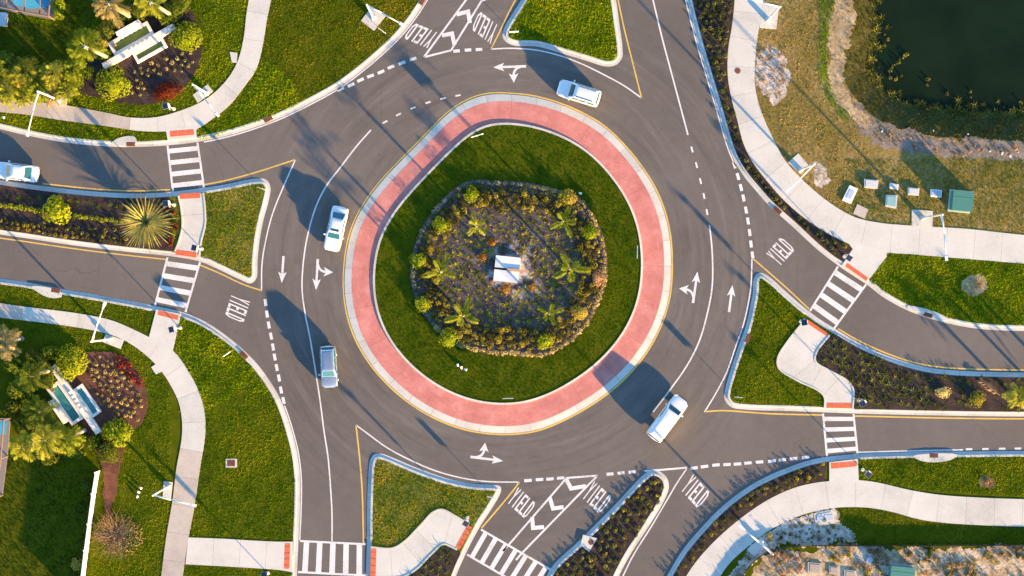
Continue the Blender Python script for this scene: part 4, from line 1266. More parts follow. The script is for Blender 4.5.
for (x, y, r, h, mt, lb) in [
        (471, 194, 9, 1.3, 'leaf_lime', 'lime green round shrub at the upper left edge of the middle bed'),
        (441.5, 225, 10, 1.2, 'leaf_lime', 'lime green round shrub at the left upper edge of the middle bed'),
        (567, 198, 10, 1.3, 'leaf_yellow', 'yellow green shrub at the upper right edge of the middle bed beside a white spotlight'),
        (590, 233, 9.5, 1.1, 'leaf_lime', 'lime green shrub at the right upper edge of the middle bed'),
        (418.5, 260.5, 10, 1.3, 'leaf_lime', 'lime green shrub at the leftmost edge of the middle bed'),
        (423, 304, 9, 1.1, 'leaf_lime', 'lime green shrub at the lower left edge of the middle bed'),
        (449, 338, 11.5, 1.3, 'leaf_lime', 'large lime green shrub at the bottom left edge of the middle bed'),
        (545, 341.5, 9.5, 1.2, 'leaf_lime', 'lime green shrub at the bottom right edge of the middle bed'),
        (580, 312, 9.5, 1.1, 'leaf_yellow', 'yellow green shrub at the lower right edge of the middle bed'),
        (597, 278, 9, 1.0, 'leaf_dry', 'brown dried shrub at the right edge of the middle bed')]:
    shrub(x, y, r, r, h, mt, lb, 'large shrubs round the middle bed', 460, .10, ground=.2)

# ------------------------------------------------------------------ small bedding plants: one object each
def plant_set(kind, n, size, r, h, nv=4):
    return [join_leaves(kind, cloud(n, r, r, h, size, .0, 5, .4)) for _ in range(nv)]
TUFT = [rosette('tuft', 9, .34, .035, (.35, 1.2), .35) for _ in range(4)]
PUFF = plant_set('puff', 46, .075, .26, .34)
PUFF_L = plant_set('puff_large', 80, .085, .40, .5)
PUFF_T = plant_set('puff_tall', 110, .09, .42, .95)

def plants(points, variants, mat, name, label, group, ground, sc=(.8, 1.2), cat='plant'):
    for i, (x, y) in enumerate(points):
        me = shared(variants[i % len(variants)], mat)
        o = bpy.data.objects.new(name, me)
        COL.objects.link(o)
        o.location = P(x, y, ground); o.location.z = ground
        o.rotation_euler = (0, 0, random.uniform(0, 6.28))
        s = random.uniform(*sc); o.scale = (s, s, s * random.uniform(.85, 1.15))
        tag(o, label, cat, group)

def scatter(poly, step, jit, ang=0.0, clear=(), lim=None, view=True, hexa=True):
    """rows of points through a polygon"""
    poly = np.asarray(poly)
    c = poly.mean(0); R = np.max(np.linalg.norm(poly - c, axis=1))
    ca, sa = math.cos(ang), math.sin(ang)
    out = []
    k = int(R / step) + 2
    for i in range(-k, k + 1):
        for j in range(-k, k + 1):
            a, b = (i + (.5 if hexa and j % 2 else 0)) * step, j * step * .9
            out.append((c[0] + a * ca - b * sa + random.uniform(-jit, jit), c[1] + a * sa + b * ca + random.uniform(-jit, jit)))
    q = np.array(out)
    ok = inside(q, poly)
    if view: ok &= (q[:, 0] > -8) & (q[:, 0] < 1032) & (q[:, 1] > -8) & (q[:, 1] < 584)
    for (x, y, r) in clear: ok &= np.hypot(q[:, 0] - x, q[:, 1] - y) > r
    q = q[ok]
    if lim and len(q) > lim: q = q[RNG.permutation(len(q))[:lim]]
    return q

def along_pts(path, step, jit, closed=True):
    q = resample(path, step=step, closed=closed)
    return q + RNG.uniform(-jit, jit, q.shape)

CB = 'plants of the middle bed'
cl = [(507, 269, 22)] + [(x, y, 7) for x, y in ((471, 194), (441, 225), (590, 233), (418, 260), (423, 304), (449, 338), (545, 341), (580, 312), (597, 278), (567, 198))]
plants(scatter(offset(C_BED, 26, True), 7.4, 2.0, .62, cl, 290), TUFT, 'leaf_tuft', 'leafy_tuft', 'small green tuft in the rows across the grey middle bed', 'green tufts in the grey middle bed', .22, (.9, 1.7))
plants(scatter(offset(C_BED, 30, True), 13, 5, 1.1, [(507, 269, 17)], 90), PUFF, 'leaf_dry', 'dry_plant', 'small dry brown plant scattered in the grey middle bed', 'dry plants in the grey middle bed', .22, (.4, 1.0))
edge1 = along_pts(offset(C_BED, 2.6, True), 4.3, 1.0)
def side(q):  # splits the border: silver plants to the left and top, cream to the right and bottom
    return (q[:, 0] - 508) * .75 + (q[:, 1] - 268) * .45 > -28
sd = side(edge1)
plants(edge1[sd], PUFF_L, 'leaf_cream', 'border_plant', 'small cream yellow cushion plant on the right and lower edge of the middle bed', 'cream cushions edging the middle bed', .2, (.55, 1.0))
plants(edge1[~sd], PUFF_L, 'leaf_silver', 'border_plant', 'small silver grey cushion plant on the left and upper edge of the middle bed', 'silver cushions edging the middle bed', .2, (.5, 1.0))
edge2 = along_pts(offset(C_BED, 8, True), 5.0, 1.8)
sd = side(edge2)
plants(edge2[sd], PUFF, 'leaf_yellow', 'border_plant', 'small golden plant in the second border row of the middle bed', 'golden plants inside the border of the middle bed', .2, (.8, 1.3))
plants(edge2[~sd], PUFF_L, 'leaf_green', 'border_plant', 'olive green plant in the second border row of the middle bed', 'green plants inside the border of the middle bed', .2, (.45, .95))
cr = np.vstack([along_pts(offset(C_BED, d, True), 5.6, 1.8) for d in (13, 18, 24)])
ok = np.ones(len(cr), bool)
for (x, y, r) in cl: ok &= np.hypot(cr[:, 0] - x, cr[:, 1] - y) > r
plants(cr[ok], PUFF_T, 'leaf_croton', 'croton', 'bronze and gold croton in the ring inside the border of the middle bed', 'crotons of the middle bed', .2, (.6, 1.15))
for x, y, s_, lb in ((482.5, 257.5, 6.5, 'orange leaved clump left of the white slab'), (531.5, 287, 5, 'orange leaved clump right below the white slab'), (506, 289, 7, 'orange leaved clump just below the white slab'), (492, 243, 6, 'orange tinged clump above the white slab')):
    shrub(x, y, s_, s_, .38, 'leaf_orange', lb, 'orange clumps round the slab', 110, .08, ground=.2)
rim = [None for p, lb in (
    ([(488, 236), (500, 234), (514, 238), (528, 242), (534, 252), (528, 260), (514, 256), (498, 254), (490, 248)], 'pale bare sand patch above the white slab in the middle bed'),
    ([(484, 284), (494, 286), (512, 286), (526, 282), (528, 294), (514, 304), (498, 304), (486, 298)], 'pale bare sand patch below the white slab in the middle bed'))]

# white slab with beam in the middle bed
M0 = P(507.5, 269.5, .4)
mon = empty('monument_base', (M0.x, M0.y, .2), math.radians(-6), label='white square slab with a dark slot and a wooden beam in the middle bed', cat='monument')
mb = MB(); mb.box(-1.42, 1.32, .12, 1.42, -.05, .42); mb.build('slab', 'white_stone', mon)
mb = MB(); mb.box(-1.42, 1.32, -1.36, -.12, -.05, .42); mb.build('slab', 'white_stone', mon)
mb = MB(); mb.box(-1.42, 1.32, -.119, .119, -.05, .22); mb.build('slot', 'black_trim', mon)
mb = MB(); mb.box(.1, .5, -.3, .3, .423, .455); mb.build('bracket', 'steel', mon)
mb = MB(); mb.box(-.1, 2.35, -.14, .14, .458, .56); mb.build('beam', 'wood_beam', mon)

# planted islands and strips
plants(scatter(S_BED, 8.2, 1.4, .9, [(591, 542, 9)]), PUFF_L, 'leaf_small', 'low_shrub', 'low olive shrub in the narrow island with the manhole', 'shrubs in the narrow planted island', .13, (.55, .95))
plants(scatter(offset(S_BED, 3, True), 14, 3, .4, [(591, 542, 9)]), PUFF, 'leaf_yellow', 'yellow_shrub', 'small yellow shrub in the narrow island with the manhole', 'yellow shrubs in the narrow planted island', .13, (.8, 1.2))
plants(scatter(offset(E_BED, 1.5, True), 8.0, 1.2, .25, [(946, 392, 12), (985, 398, 18), (1012, 396, 10)]), TUFT, 'leaf_small', 'grassy_tuft', 'small green tuft in the dark bed by the zigzag path', 'tufts in the dark bed by the zigzag path', .165, (1.3, 2.2))
plants(scatter(offset(SW2_BED, 1, True), 8.5, 1, .6), TUFT, 'leaf_small', 'grassy_tuft', 'small green tuft in the bed under the curved path', 'tufts in the bed under the curved path', .165, (1.3, 2.2))
plants(scatter(offset(NE_BED, 2.0, True), 6.8, .9, .9, [(844, 257, 4)], 290), PUFF, 'leaf_small', 'dwarf_shrub', 'small dark shrub in the strip between road and pond footpath', 'shrubs in the strip by the pond footpath', .165, (1.0, 1.6))
plants(scatter(offset(SE_BED, 2.0, True), 7.0, 1.0, .5), PUFF_L, 'leaf_small', 'low_shrub', 'small olive shrub in the strip below the lower right road', 'olive shrubs in the strip below the road', .165, (.5, .85))
plants(scatter(offset(SE_BED, 4.0, True), 11.0, 1.5, .8), PUFF_L, 'leaf_yellow', 'yellow_shrub', 'small yellow shrub in the strip below the lower right road', 'yellow shrubs in the strip below the road', .165, (.45, .75))

# long island on the west: giant spiky plant, bush, hedge rows
gp = P(145.5, 222, 1.2)
e = empty('spiky_plant', (gp.x, gp.y, .17), 0, label='giant spiky agave-like plant with cream tipped leaves in the long island', cat='plant')
q = []
for i in range(116):
    t = i / 116
    q += blade((0, 0, .5), i * 2.39996, 3.7 * random.uniform(.8, 1.08) * (1 - .25 * t), .115, .12 + 1.25 * t ** 1.2, .16 + .18 * (1 - t), 5)
link('leaves', big_mesh('leaves', np.array(q), 4), 'agave_leaf', e)
mb = MB(); mb.tube((0, 0, -.1), (0, 0, .8), .3, .22, 10); mb.build('stem', 'stem', e)
pp = [(170, 200), (174, 212), (176, 225), (172, 240), (166, 248), (158, 250), (178, 235), (168, 206), (160, 200)]
pp = np.array(pp + [(a + random.uniform(-5, 5), b + random.uniform(-5, 5)) for a, b in pp])
plants(pp[inside(pp, offset(W_ISL, 8, True)) & (pp[:, 0] < 177)], PUFF, 'leaf_maroon', 'maroon_plant', 'small maroon plant round the giant spiky plant', 'maroon plants round the giant spiky plant', .17, (.9, 1.4), )
shrub(56, 210, 15, 16, 1.7, 'leaf_lime', 'bright green leafy bush in the long island left of the giant spiky plant', None, 650, .16, name='bush', cat='bush', ground=.17)
hedge_pts = np.vstack([along_pts(np.array([(-4, 205), (24, 208), (40, 211)], float), 5, .8, False), along_pts(np.array([(76, 216), (100, 219), (122, 222)], float), 5, .8, False)])
plants(hedge_pts, PUFF_L, 'leaf_lime', 'hedge_plant', 'green hedge plant in the middle row of the long island', 'middle hedge row of the long island', .17, (.7, 1.0))
plants(np.vstack([along_pts(np.array([(-4, 226), (40, 232), (90, 239), (126, 244)], float) + np.array([0, d]), 5.5, 1.0, False) for d in (0, -5)]), PUFF, 'leaf_croton', 'bronze_plant', 'small golden bronze plant in the lower row of the long island', 'lower bronze row of the long island', .17, (.75, 1.2))
plants(scatter(FULLP((0, 190), (120, 200), (118, 214), (0, 200)), 10, 2, .1, [(56, 210, 16)]), TUFT, 'leaf_green', 'grassy_tuft', 'dark green tuft in the shaded upper part of the long island', 'dark tufts in the upper part of the long island', .17, (1.0, 1.6))
plants(scatter(FULLP((0, 214), (120, 226), (122, 238), (0, 224)), 9, 2, .1, [(56, 212, 15)]), PUFF, 'leaf_small', 'low_shrub', 'olive plant below the hedge row of the long island', 'olive plants below the hedge row of the long island', .17, (.9, 1.4))

# right end of the long island on the east: clumps, bare branching shrub and palm
shrub(943, 392, 9, 7, .8, 'leaf_cream', 'pale cream clump in the dark bed by the zigzag path', None, 260, .09, ground=.16)
shrub(978, 399, 10, 9, .9, 'leaf_yellow', 'golden clump in the dark bed beside the fallen frond', None, 300, .10, ground=.16)
palm(1019, 397, 2.6, 'palm at the right edge of the picture in the long island', PALM_TALL[0], 'palm_frond', scale=.72, trunk_r=.17)
fr = empty('fallen_frond', (P(1000, 396).x, P(1000, 396).y, .25), math.radians(-38), label='fallen grey palm frond lying in the bed by the right edge', cat='frond')
link('blade', big_mesh('blade', np.array(frond(3.2, .05, .03, math.pi, .1, 26, .5, .05)), 4), 'leaf_dry', fr)
# planted row off the right edge of the photo carries on along the same island
for i, x in enumerate((1052, 1082)):
    palm(x, 398, 2.8, 'palm growing on along the long island past the right edge', PALM_TALL[i], 'palm_frond', 'palms further along the long island', scale=.8)

# ------------------------------------------------------------------ the two gardens on the west side
def G(label): return label
for (x, y, h, sc, mt, lb, ti) in [
        (84, 46, 6.5, 1.0, 'palm_frond', 'tall palm with white crownshaft left of the green fountain', 0),
        (108, 4, 7.5, .95, 'palm_tan', 'tall palm at the top edge beside the dark hedge', 1),
        (150, 2, 7.0, .85, 'palm_frond', 'tall palm at the top edge above the green fountain', 2)]:
    b = P(x, y, h)
    palm(x, y, h, lb, PALM_TALL[ti], mt, 'tall palms of the upper garden', scale=sc, shaft=True, trunk_r=.22, lean=(-.9, .3))
CLUMP = ['yellow green clump palm at the left end of the thicket by the footpath', 'dark green clump palm in the upper middle of the thicket', 'yellow green clump palm in the middle of the thicket, just above the footpath',
         'yellow green clump palm behind the lamp pad in the thicket', 'yellow green clump palm touching the lamp pad at the thicket end', 'dark green clump palm at the upper left of the thicket', 'yellow green clump palm at the upper right of the thicket',
         'yellow green clump palm cut off by the left edge above the footpath', 'smallest tan clump palm overhanging the footpath beside the lamp', 'small yellow green clump palm overhanging the footpath at the left']
for i, (x, y, h, sc, mt) in enumerate([(6, 92, 2.4, .95, 'palm_frond'), (24, 72, 2.8, 1.0, 'palm_green'), (38, 90, 2.4, .95, 'palm_frond'), (52, 74, 2.6, .9, 'palm_frond'), (66, 90, 2.2, .85, 'palm_frond'), (8, 66, 2.6, .9, 'palm_green'), (72, 70, 2.5, .85, 'palm_frond'), (-14, 82, 2.6, 1.0, 'palm_frond'), (52, 97, 2.0, .6, 'palm_tan'), (22, 98, 2.0, .6, 'palm_frond')]):
    palm(x, y, h, CLUMP[i],
         PALM_BUSHY[i % 2], mt, 'clump palms above the grey footpath', scale=sc, trunk_r=.14, name='clump_palm')

for (x, y, rx, ry, h, mt, lb) in ((14, 78, 12, 10, 1.5, 'leaf_yellow', 'golden undergrowth bush at the left of the thicket'), (34, 78, 12, 11, 1.4, 'leaf_green', 'green undergrowth bush in the middle of the thicket'), (56, 86, 12, 10, 1.3, 'leaf_yellow', 'golden undergrowth bush at the right of the thicket'), (76, 80, 9, 9, 1.2, 'leaf_green', 'green undergrowth bush at the right end of the thicket'),
        (30, 62, 12, 7, 1.3, 'leaf_hedge', 'dark undergrowth bush along the upper side of the thicket'), (62, 66, 11, 8, 1.3, 'leaf_green', 'green undergrowth bush under the palm with the white crownshaft'), (4, 58, 10, 8, 1.3, 'leaf_hedge', 'dark undergrowth bush at the upper left end of the thicket'),
        (12, 366, 12, 10, 1.3, 'leaf_green', 'green bush under the feathery tan palm at the left edge'), (30, 398, 12, 10, 1.4, 'leaf_green', 'green bush under the dark palm left of the blue fountain'), (28, 424, 14, 11, 1.4, 'leaf_hedge', 'dark bush beside the lower left pool'),
        (50, 424, 11, 10, 1.3, 'leaf_green', 'green bush below the dark palm by the blue fountain'), (74, 452, 13, 8, 1.2, 'leaf_green', 'green bush under the yellow green palm below the blue fountain'), (50, 458, 14, 8, 1.1, 'leaf_hedge', 'dark bush at the top of the shaded lawn'), (92, 442, 9, 9, 1.3, 'leaf_green', 'green bush between the blue fountain and its lower lime bush')):
    shrub(x, y, rx, ry, h, mt, lb, 'undergrowth of the gardens', 420, .14, name='undergrowth_bush', cat='bush')
def hedge(path, w, h, mat, label, n=900, size=.11, ground=TOPZ):
    p = resample(crom(path, 5), step=4)
    c = P(*p[len(p) // 2])
    e = empty('hedge', (c.x, c.y, ground), 0, label=label, cat='hedge')
    t = RNG.uniform(0, len(p) - 1.001, n); i = t.astype(int); f = (t - i)[:, None]
    ctr = p[i] * (1 - f) + p[i + 1] * f
    a = RNG.uniform(-.35, math.pi + .35, n)
    nrm2 = np.gradient(p, axis=0); nrm2 /= np.linalg.norm(nrm2, axis=1, keepdims=True)
    nx = np.stack([nrm2[i][:, 1], -nrm2[i][:, 0]], 1)
    endf = np.minimum(1, np.minimum(t, len(p) - 1 - t) / 1.6 + .45)
    rr = w * endf * (1 + .14 * np.sin(t * 2.1) + RNG.normal(0, .06, n))
    pos = ctr + nx * (np.cos(a) * rr)[:, None]
    z = h * np.clip(np.sin(a), -.1, 1) ** .6 if False else h * np.abs(np.sin(np.clip(a, 0, math.pi))) ** .5 * (.9 + .1 * endf)
    co = np.stack([(pos[:, 0] - 512) * S - c.x, (288 - pos[:, 1]) * S - c.y, z], 1)
    nr = np.stack([nx[:, 0] * np.cos(a), -nx[:, 1] * np.cos(a), np.sin(a) + .3], 1) + RNG.normal(0, .45, (n, 3))
    link('foliage', join_leaves('foliage', leaf_quads(co, nr, size)), mat, e)
    mb = MB()
    for k in range(0, len(p), 3):
        x, y = (p[k][0] - 512) * S - c.x, (288 - p[k][1]) * S - c.y
        mb.tube((x, y, -.05), (x + .05, y, h * .8), .05, .03, 6)
    mb.build('stems', 'stem', e)
    q = p; inner = np.vstack([offset(q, w * .72), offset(q, -w * .72)[::-1]])
    mb = MB(); mb.prism([(x - c.x, y - c.y) for x, y in P2(inner)], 0, h * .78); mb.build('inner_growth', 'leaf_hedge', e)
    return e
hedge([(102, 38), (112, 26), (128, 16), (146, 10), (158, 6)], 9, 1.6, 'leaf_hedge', 'dark clipped hedge curving behind the green fountain', 1500)
hedge([(160, 20), (170, 14), (180, 6), (188, -10)], 10, 1.5, 'leaf_green', 'mid green hedge at the top edge right of the green fountain', 1100)
hedge([(59, -8), (60.5, 8), (60, 20)], 5, 1.6, 'leaf_lime', 'narrow bright hedge beside the framed pool', 700)
shrub(112.5, 82.5, 18.5, 19, 1.6, 'leaf_lime', 'large round lime bush beside the grey footpath', None, 1100, .12, name='bush', cat='bush', lumps=14)
shrub(185, 36, 18, 16, 1.5, 'leaf_lime', 'wide lime green bush at the right end of the green fountain', None, 1000, .12, name='bush', cat='bush', lumps=14)
shrub(166, 91.5, 17.5, 10, .8, 'leaf_red', 'bush of bright red flowers in the upper garden', None, 900, .07, math.radians(18), name='flower_bush', cat='flowers', lumps=12)
shrub(104, 55, 8, 8, 1.2, 'leaf_green', 'green shrub against the left end of the green fountain', None, 350, .12)
shrub(88, 72, 8, 7, 1.1, 'leaf_green', 'green shrub between the thicket and the round lime bush', None, 320, .12)
shrub(103, 41, 7, 7, 1.3, 'leaf_yellow', 'yellow green shrub beside the white crownshaft', None, 300, .12)
plants(scatter(FULLP((130, 70), (150, 60), (180, 52), (198, 52), (192, 72), (178, 86), (140, 100), (126, 98)), 7.5, 2, .3, [(166, 91, 17)]), PUFF, 'leaf_bedding', 'yellow_plant', 'small yellow plant in the mulch of the upper garden', 'yellow plants in the upper garden', .17, (.7, 1.2))

for (x, y, h, sc, mt, lb, ti) in [
        (4, 343, 5.0, .95, 'palm_tan', 'feathery tan palm at the left edge under the lower footpath', 0),
        (30, 376, 6.5, .85, 'palm_green', 'green palm left of the blue fountain bush', 1),
        (38, 412, 6.5, .9, 'palm_green', 'dark palm with hanging brown fronds left of the blue fountain', 2),
        (66, 438, 6.0, .85, 'palm_frond', 'yellow green palm below the blue fountain', 0),
        (44, 440, 6.8, 1.0, 'palm_frond', 'large palm with drooping fronds above the shaded lawn', 1),
        (22, 448, 5.5, .8, 'palm_frond', 'yellow palm beside the pool edge at the left', 2)]:
    palm(x, y, h, lb, PALM_TALL[ti], mt, 'tall palms of the lower garden', scale=sc, trunk_r=.2, lean=(-.5, -.3))
shrub(70, 364, 17, 20, 1.8, 'leaf_lime', 'large lime bush at the upper end of the blue fountain', None, 1100, .14, name='bush', cat='bush', lumps=14)
shrub(50, 352, 10, 8, 1.4, 'leaf_green', 'green bush left of the large lime bush', None, 420, .13, name='bush', cat='bush')
shrub(116, 434, 16, 15, 1.6, 'leaf_lime', 'large lime bush at the lower end of the blue fountain', None, 950, .14, name='bush', cat='bush', lumps=14)
shrub(108, 452, 12, 13, 1.7, 'leaf_hedge', 'darker rounded bush above the white fence end', None, 800, .11, name='bush', cat='bush', lumps=12)
hedge([(30, 352), (44, 360), (51, 374), (50, 388)], 6, 1.5, 'leaf_hedge', 'dark curved hedge left of the blue fountain', 800)
hedge([(44, 400), (54, 414), (64, 430), (84, 446)], 6, 1.3, 'leaf_green', 'green hedge behind the blue fountain', 900)
shrub(18, 388, 13, 12, 1.6, 'leaf_green', 'dark green bush at the left under the palms', None, 500, .16, name='bush', cat='bush')
shrub(10, 408, 11, 9, 1.4, 'leaf_hedge', 'dark bush just above the lower left pool', None, 450, .15, name='bush', cat='bush')
shrub(86, 486, 7, 9, .9, 'leaf_green', 'small green plant in the shade of the white fence', None, 200, .12)
shrub(80, 508, 6, 7, .8, 'leaf_green', 'small plant inside the white fence', None, 160, .12)
shrub(76, 564, 7, 7, .8, 'leaf_yellow', 'small yellow green plant inside the lower end of the white fence', None, 170, .12)
e = empty('bare_shrub', tuple(P(117, 534)), 0, label='wide bare twiggy brown shrub beside the white fence', cat='shrub')
mb = MB()
for k in range(190):
    a = random.uniform(0, 6.28); l = random.uniform(1.2, 3.6); el = random.uniform(.12, .6)
    p0 = Vector((random.uniform(-.5, .5), random.uniform(-.5, .5), .1)); p1 = p0 + Vector((math.cos(a) * math.cos(el), math.sin(a) * math.cos(el), math.sin(el))) * l * .55
    p2 = p1 + Vector((math.cos(a + .4) * .8, math.sin(a + .4) * .8, .2)) * l * .4; p3 = p1 + Vector((math.cos(a - .5), math.sin(a - .5), .3)) * l * .35
    mb.tube(p0, p1, .022, .014, 4); mb.tube(p1, p2, .014, .006, 4); mb.tube(p1, p3, .012, .006, 4)
mb.build('twigs', 'leaf_dry', e)
link('foliage', join_leaves('foliage', cloud(900, 3.2, 2.6, .8, .07)), 'leaf_dry', e)
plants(scatter(FULLP((86, 358), (112, 356), (124, 372), (140, 390), (144, 406), (138, 424), (112, 412), (96, 392)), 6.5, 1.8, .3), PUFF, 'leaf_bedding', 'yellow_plant', 'small yellow plant in the red brown mulch by the blue fountain', 'yellow plants by the blue fountain', .17, (.75, 1.25))
plants(scatter(FULLP((114, 353), (124, 357), (138, 372), (144, 386), (136, 386), (124, 374), (114, 362)), 3.6, .8, .7), PUFF, 'leaf_red', 'flower', 'small red flower clump in the curved drift by the blue fountain', 'red flowers by the blue fountain', .17, (.6, .9), 'flowers')

# ------------------------------------------------------------------ fountains
def fountain(cx, cy, u, flip, water, label):
    """local x runs along the middle beam, y towards the larger basin"""
    c = P(cx, cy, .3)
    a = math.atan2(-u[1], u[0])
    e = empty('fountain', (c.x, c.y, TOPZ), a, label=label, cat='fountain')
    f = flip
    def B(mb, x0, x1, y0, y1, z0, z1):
        y0, y1 = sorted((y0 * f * S, y1 * f * S)); mb.box(x0 * S, x1 * S, y0, y1, z0, z1)
    def frame(name, x0, x1, y0, y1, t, h, mat):
        mb = MB()
        B(mb, x0, x1, y0, y0 + t, -.05, h); B(mb, x0, x1, y1 - t, y1, -.05, h); B(mb, x0, x0 + t, y0 + t, y1 - t, -.05, h - .004); B(mb, x1 - t, x1, y0 + t, y1 - t, -.05, h - .004)
        return mb.build(name, mat, e)
    g1 = frame('basin_wall', -25, 20, 3.2, 18, 3.0, .55, 'cream_stone')
    mb = MB(); B(mb, -22, 17, 6.2, 15, -.04, .32); mb.build('water', water, g1)
    g2 = frame('basin_wall', -9, 25, -14, -3.2, 2.6, .5, 'cream_stone')
    mb = MB(); B(mb, -6.4, 22.4, -11.4, -5.8, -.04, .30); mb.build('water', water, g2)
    mb = MB(); B(mb, -40, 41, -3.1, 3.1, -.05, .62); mb.build('beam', 'cream_stone', e)
    mb = MB(); B(mb, -12, 14, 18.1, 21.5, -.05, 1.5); mb.build('back_wall', 'cream_stone', e)
    for x in (-8, -3, 2, 7, 12):
        mb = MB(); B(mb, x - 1.3, x + 1.3, -1.3, 1.3, .62, .8); mb.build('spout', 'white_stone', e)
    mb = MB(); B(mb, -22, -18.4, 11.5, 14.9, .3, .62); mb.build('corner_block', 'wood_beam' if water == 'basin_green' else 'bronze_frame', e)
    return e
fountain(139, 47, (.87, -.49), 1, 'basin_green', 'cream stone fountain with two green basins and a long beam')
fountain(76, 399, (.57, .82), -1, 'basin_teal', 'cream stone fountain with two blue basins and a long beam')

# ------------------------------------------------------------------ framed pools at the left edge
def pool(pts, inner, label, bars, barsz=2.6):
    c = P(*np.mean(pts, axis=0))
    e = empty('pool', (0, 0, 0), 0, label=label, cat='pool')
    block('deck', pts, .0, .2, 'deck', e)
    block('water', inner, .0, .206, 'pool_water', e)
    q = np.array(pts, float); n = len(q)
    for i in range(n):
        mb = MB(); a, b = P(*q[i]), P(*q[(i + 1) % n]); a.z = b.z = barsz
        mb.tube(a, b, .09, None, 6); mb.tube((a.x, a.y, .1), (a.x, a.y, barsz), .09, None, 6); mb.build('frame_bar', 'bronze_frame', e)
    for (a, b) in bars:
        mb = MB(); a, b = P(*a), P(*b); a.z = b.z = barsz - .12; mb.tube(a, b, .07, None, 6); mb.build('frame_bar', 'bronze_frame', e)
pool([(-60, -2), (-14, 7), (22, 14), (55, 20), (58, -8), (59, -60), (-60, -60)], [(10, -30), (48, -26), (51, 2), (46, 8), (30, 9), (14, 5)], 'blue swimming pool under a bronze screen frame in the top left corner', [((13, 12), (16, -60)), ((31, 16), (34, -60)), ((46, 18), (49, -60)), ((-20, -25), (58.5, -25))])
pool([(-50, 418), (11, 418), (8, 456), (3, 495), (-50, 500)], [(-30, 422), (8, 421), (6, 434), (-30, 438)], 'blue pool under a dark screen frame at the left edge', [((-50, 446), (9, 446)), ((-50, 470), (6, 470))])
mb = MB(); mb.box(0, 1.6, -.9, .5, 0, .9); e = empty('equipment_box', tuple(P(-6, 18)), -.05, label='pale grey equipment box beside the framed pool', cat='box'); mb.build('body', 'box_grey', e)
mb = MB(); mb.box(-.03, 1.63, -.93, .53, .9, .95); mb.build('lid', 'lid_blue', e)

# ------------------------------------------------------------------ white fence
fp = np.array([(99.5, 471), (96, 492), (92, 522), (88.5, 548), (85, 576), (82, 604)], float)
e = empty('fence', tuple(P(*fp[0])), 0, label='white vinyl fence at the lower left', cat='fence')
o_ = P(*fp[0])
for i in range(len(fp)):
    p = P(*fp[i]) - o_
    mb = MB(); mb.box(p.x - .08, p.x + .08, p.y - .08, p.y + .08, 0, 1.85); mb.box(p.x - .1, p.x + .1, p.y - .1, p.y + .1, 1.85, 1.9); mb.build('post', 'white_vinyl', e)
    if i < len(fp) - 1:
        q = P(*fp[i + 1]) - o_
        d = (q - p); L = d.length; an = math.atan2(d.y, d.x)
        M = Matrix.Translation(p) @ Matrix.Rotation(an, 4, 'Z')
        for z0, z1 in ((.15, .28), (1.62, 1.78)):
            mb = MB(); mb.box(.09, L - .09, -.045, .045, z0, z1, M); mb.build('rail', 'white_vinyl', e)
        k = int(L / .17)
        for j in range(k):
            mb = MB(); x0 = .1 + (L - .2) * j / k; mb.box(x0, x0 + (L - .2) / k - .008, -.018, .018, .28, 1.62, M); mb.build('picket', 'white_vinyl', e)

# ------------------------------------------------------------------ silt fence
sp = crom([(728, 596), (740, 578), (752, 562), (768, 551), (790, 546.4), (812, 545), (850, 545), (900, 545.2), (960, 545), (1024, 544.6), (1080, 545)], 6)
o_ = P(850, 545)
e = empty('silt_fence', (o_.x, o_.y, .12), 0, label='low black fabric silt fence along the sandy waste ground', cat='fence')
for k in range(0, len(sp) - 1, 3):
    seg = sp[k:k + 4]
    v = []
    for x, y in seg:
        p = P(x, y) - o_
        wv = random.uniform(-.03, .03)
        v += [(p.x, p.y, 0), (p.x + wv, p.y + wv, .55 + random.uniform(-.05, .02)), (p.x + .02, p.y - .03, 0), (p.x + wv + .02, p.y + wv - .03, .55)]
    f = []
    for j in range(len(seg) - 1):
        b = 4 * j
        f += [(b, b + 4, b + 5, b + 1), (b + 2, b + 3, b + 7, b + 6), (b + 1, b + 5, b + 7, b + 3)]
    link('fabric', mesh('fabric', v, f), 'fence_fabric', e)
    p = P(*seg[0]) - o_
    mb = MB(); mb.box(p.x - .025, p.x + .025, p.y - .07, p.y - .03, -.1, .66); mb.build('stake', 'wood_beam', e)

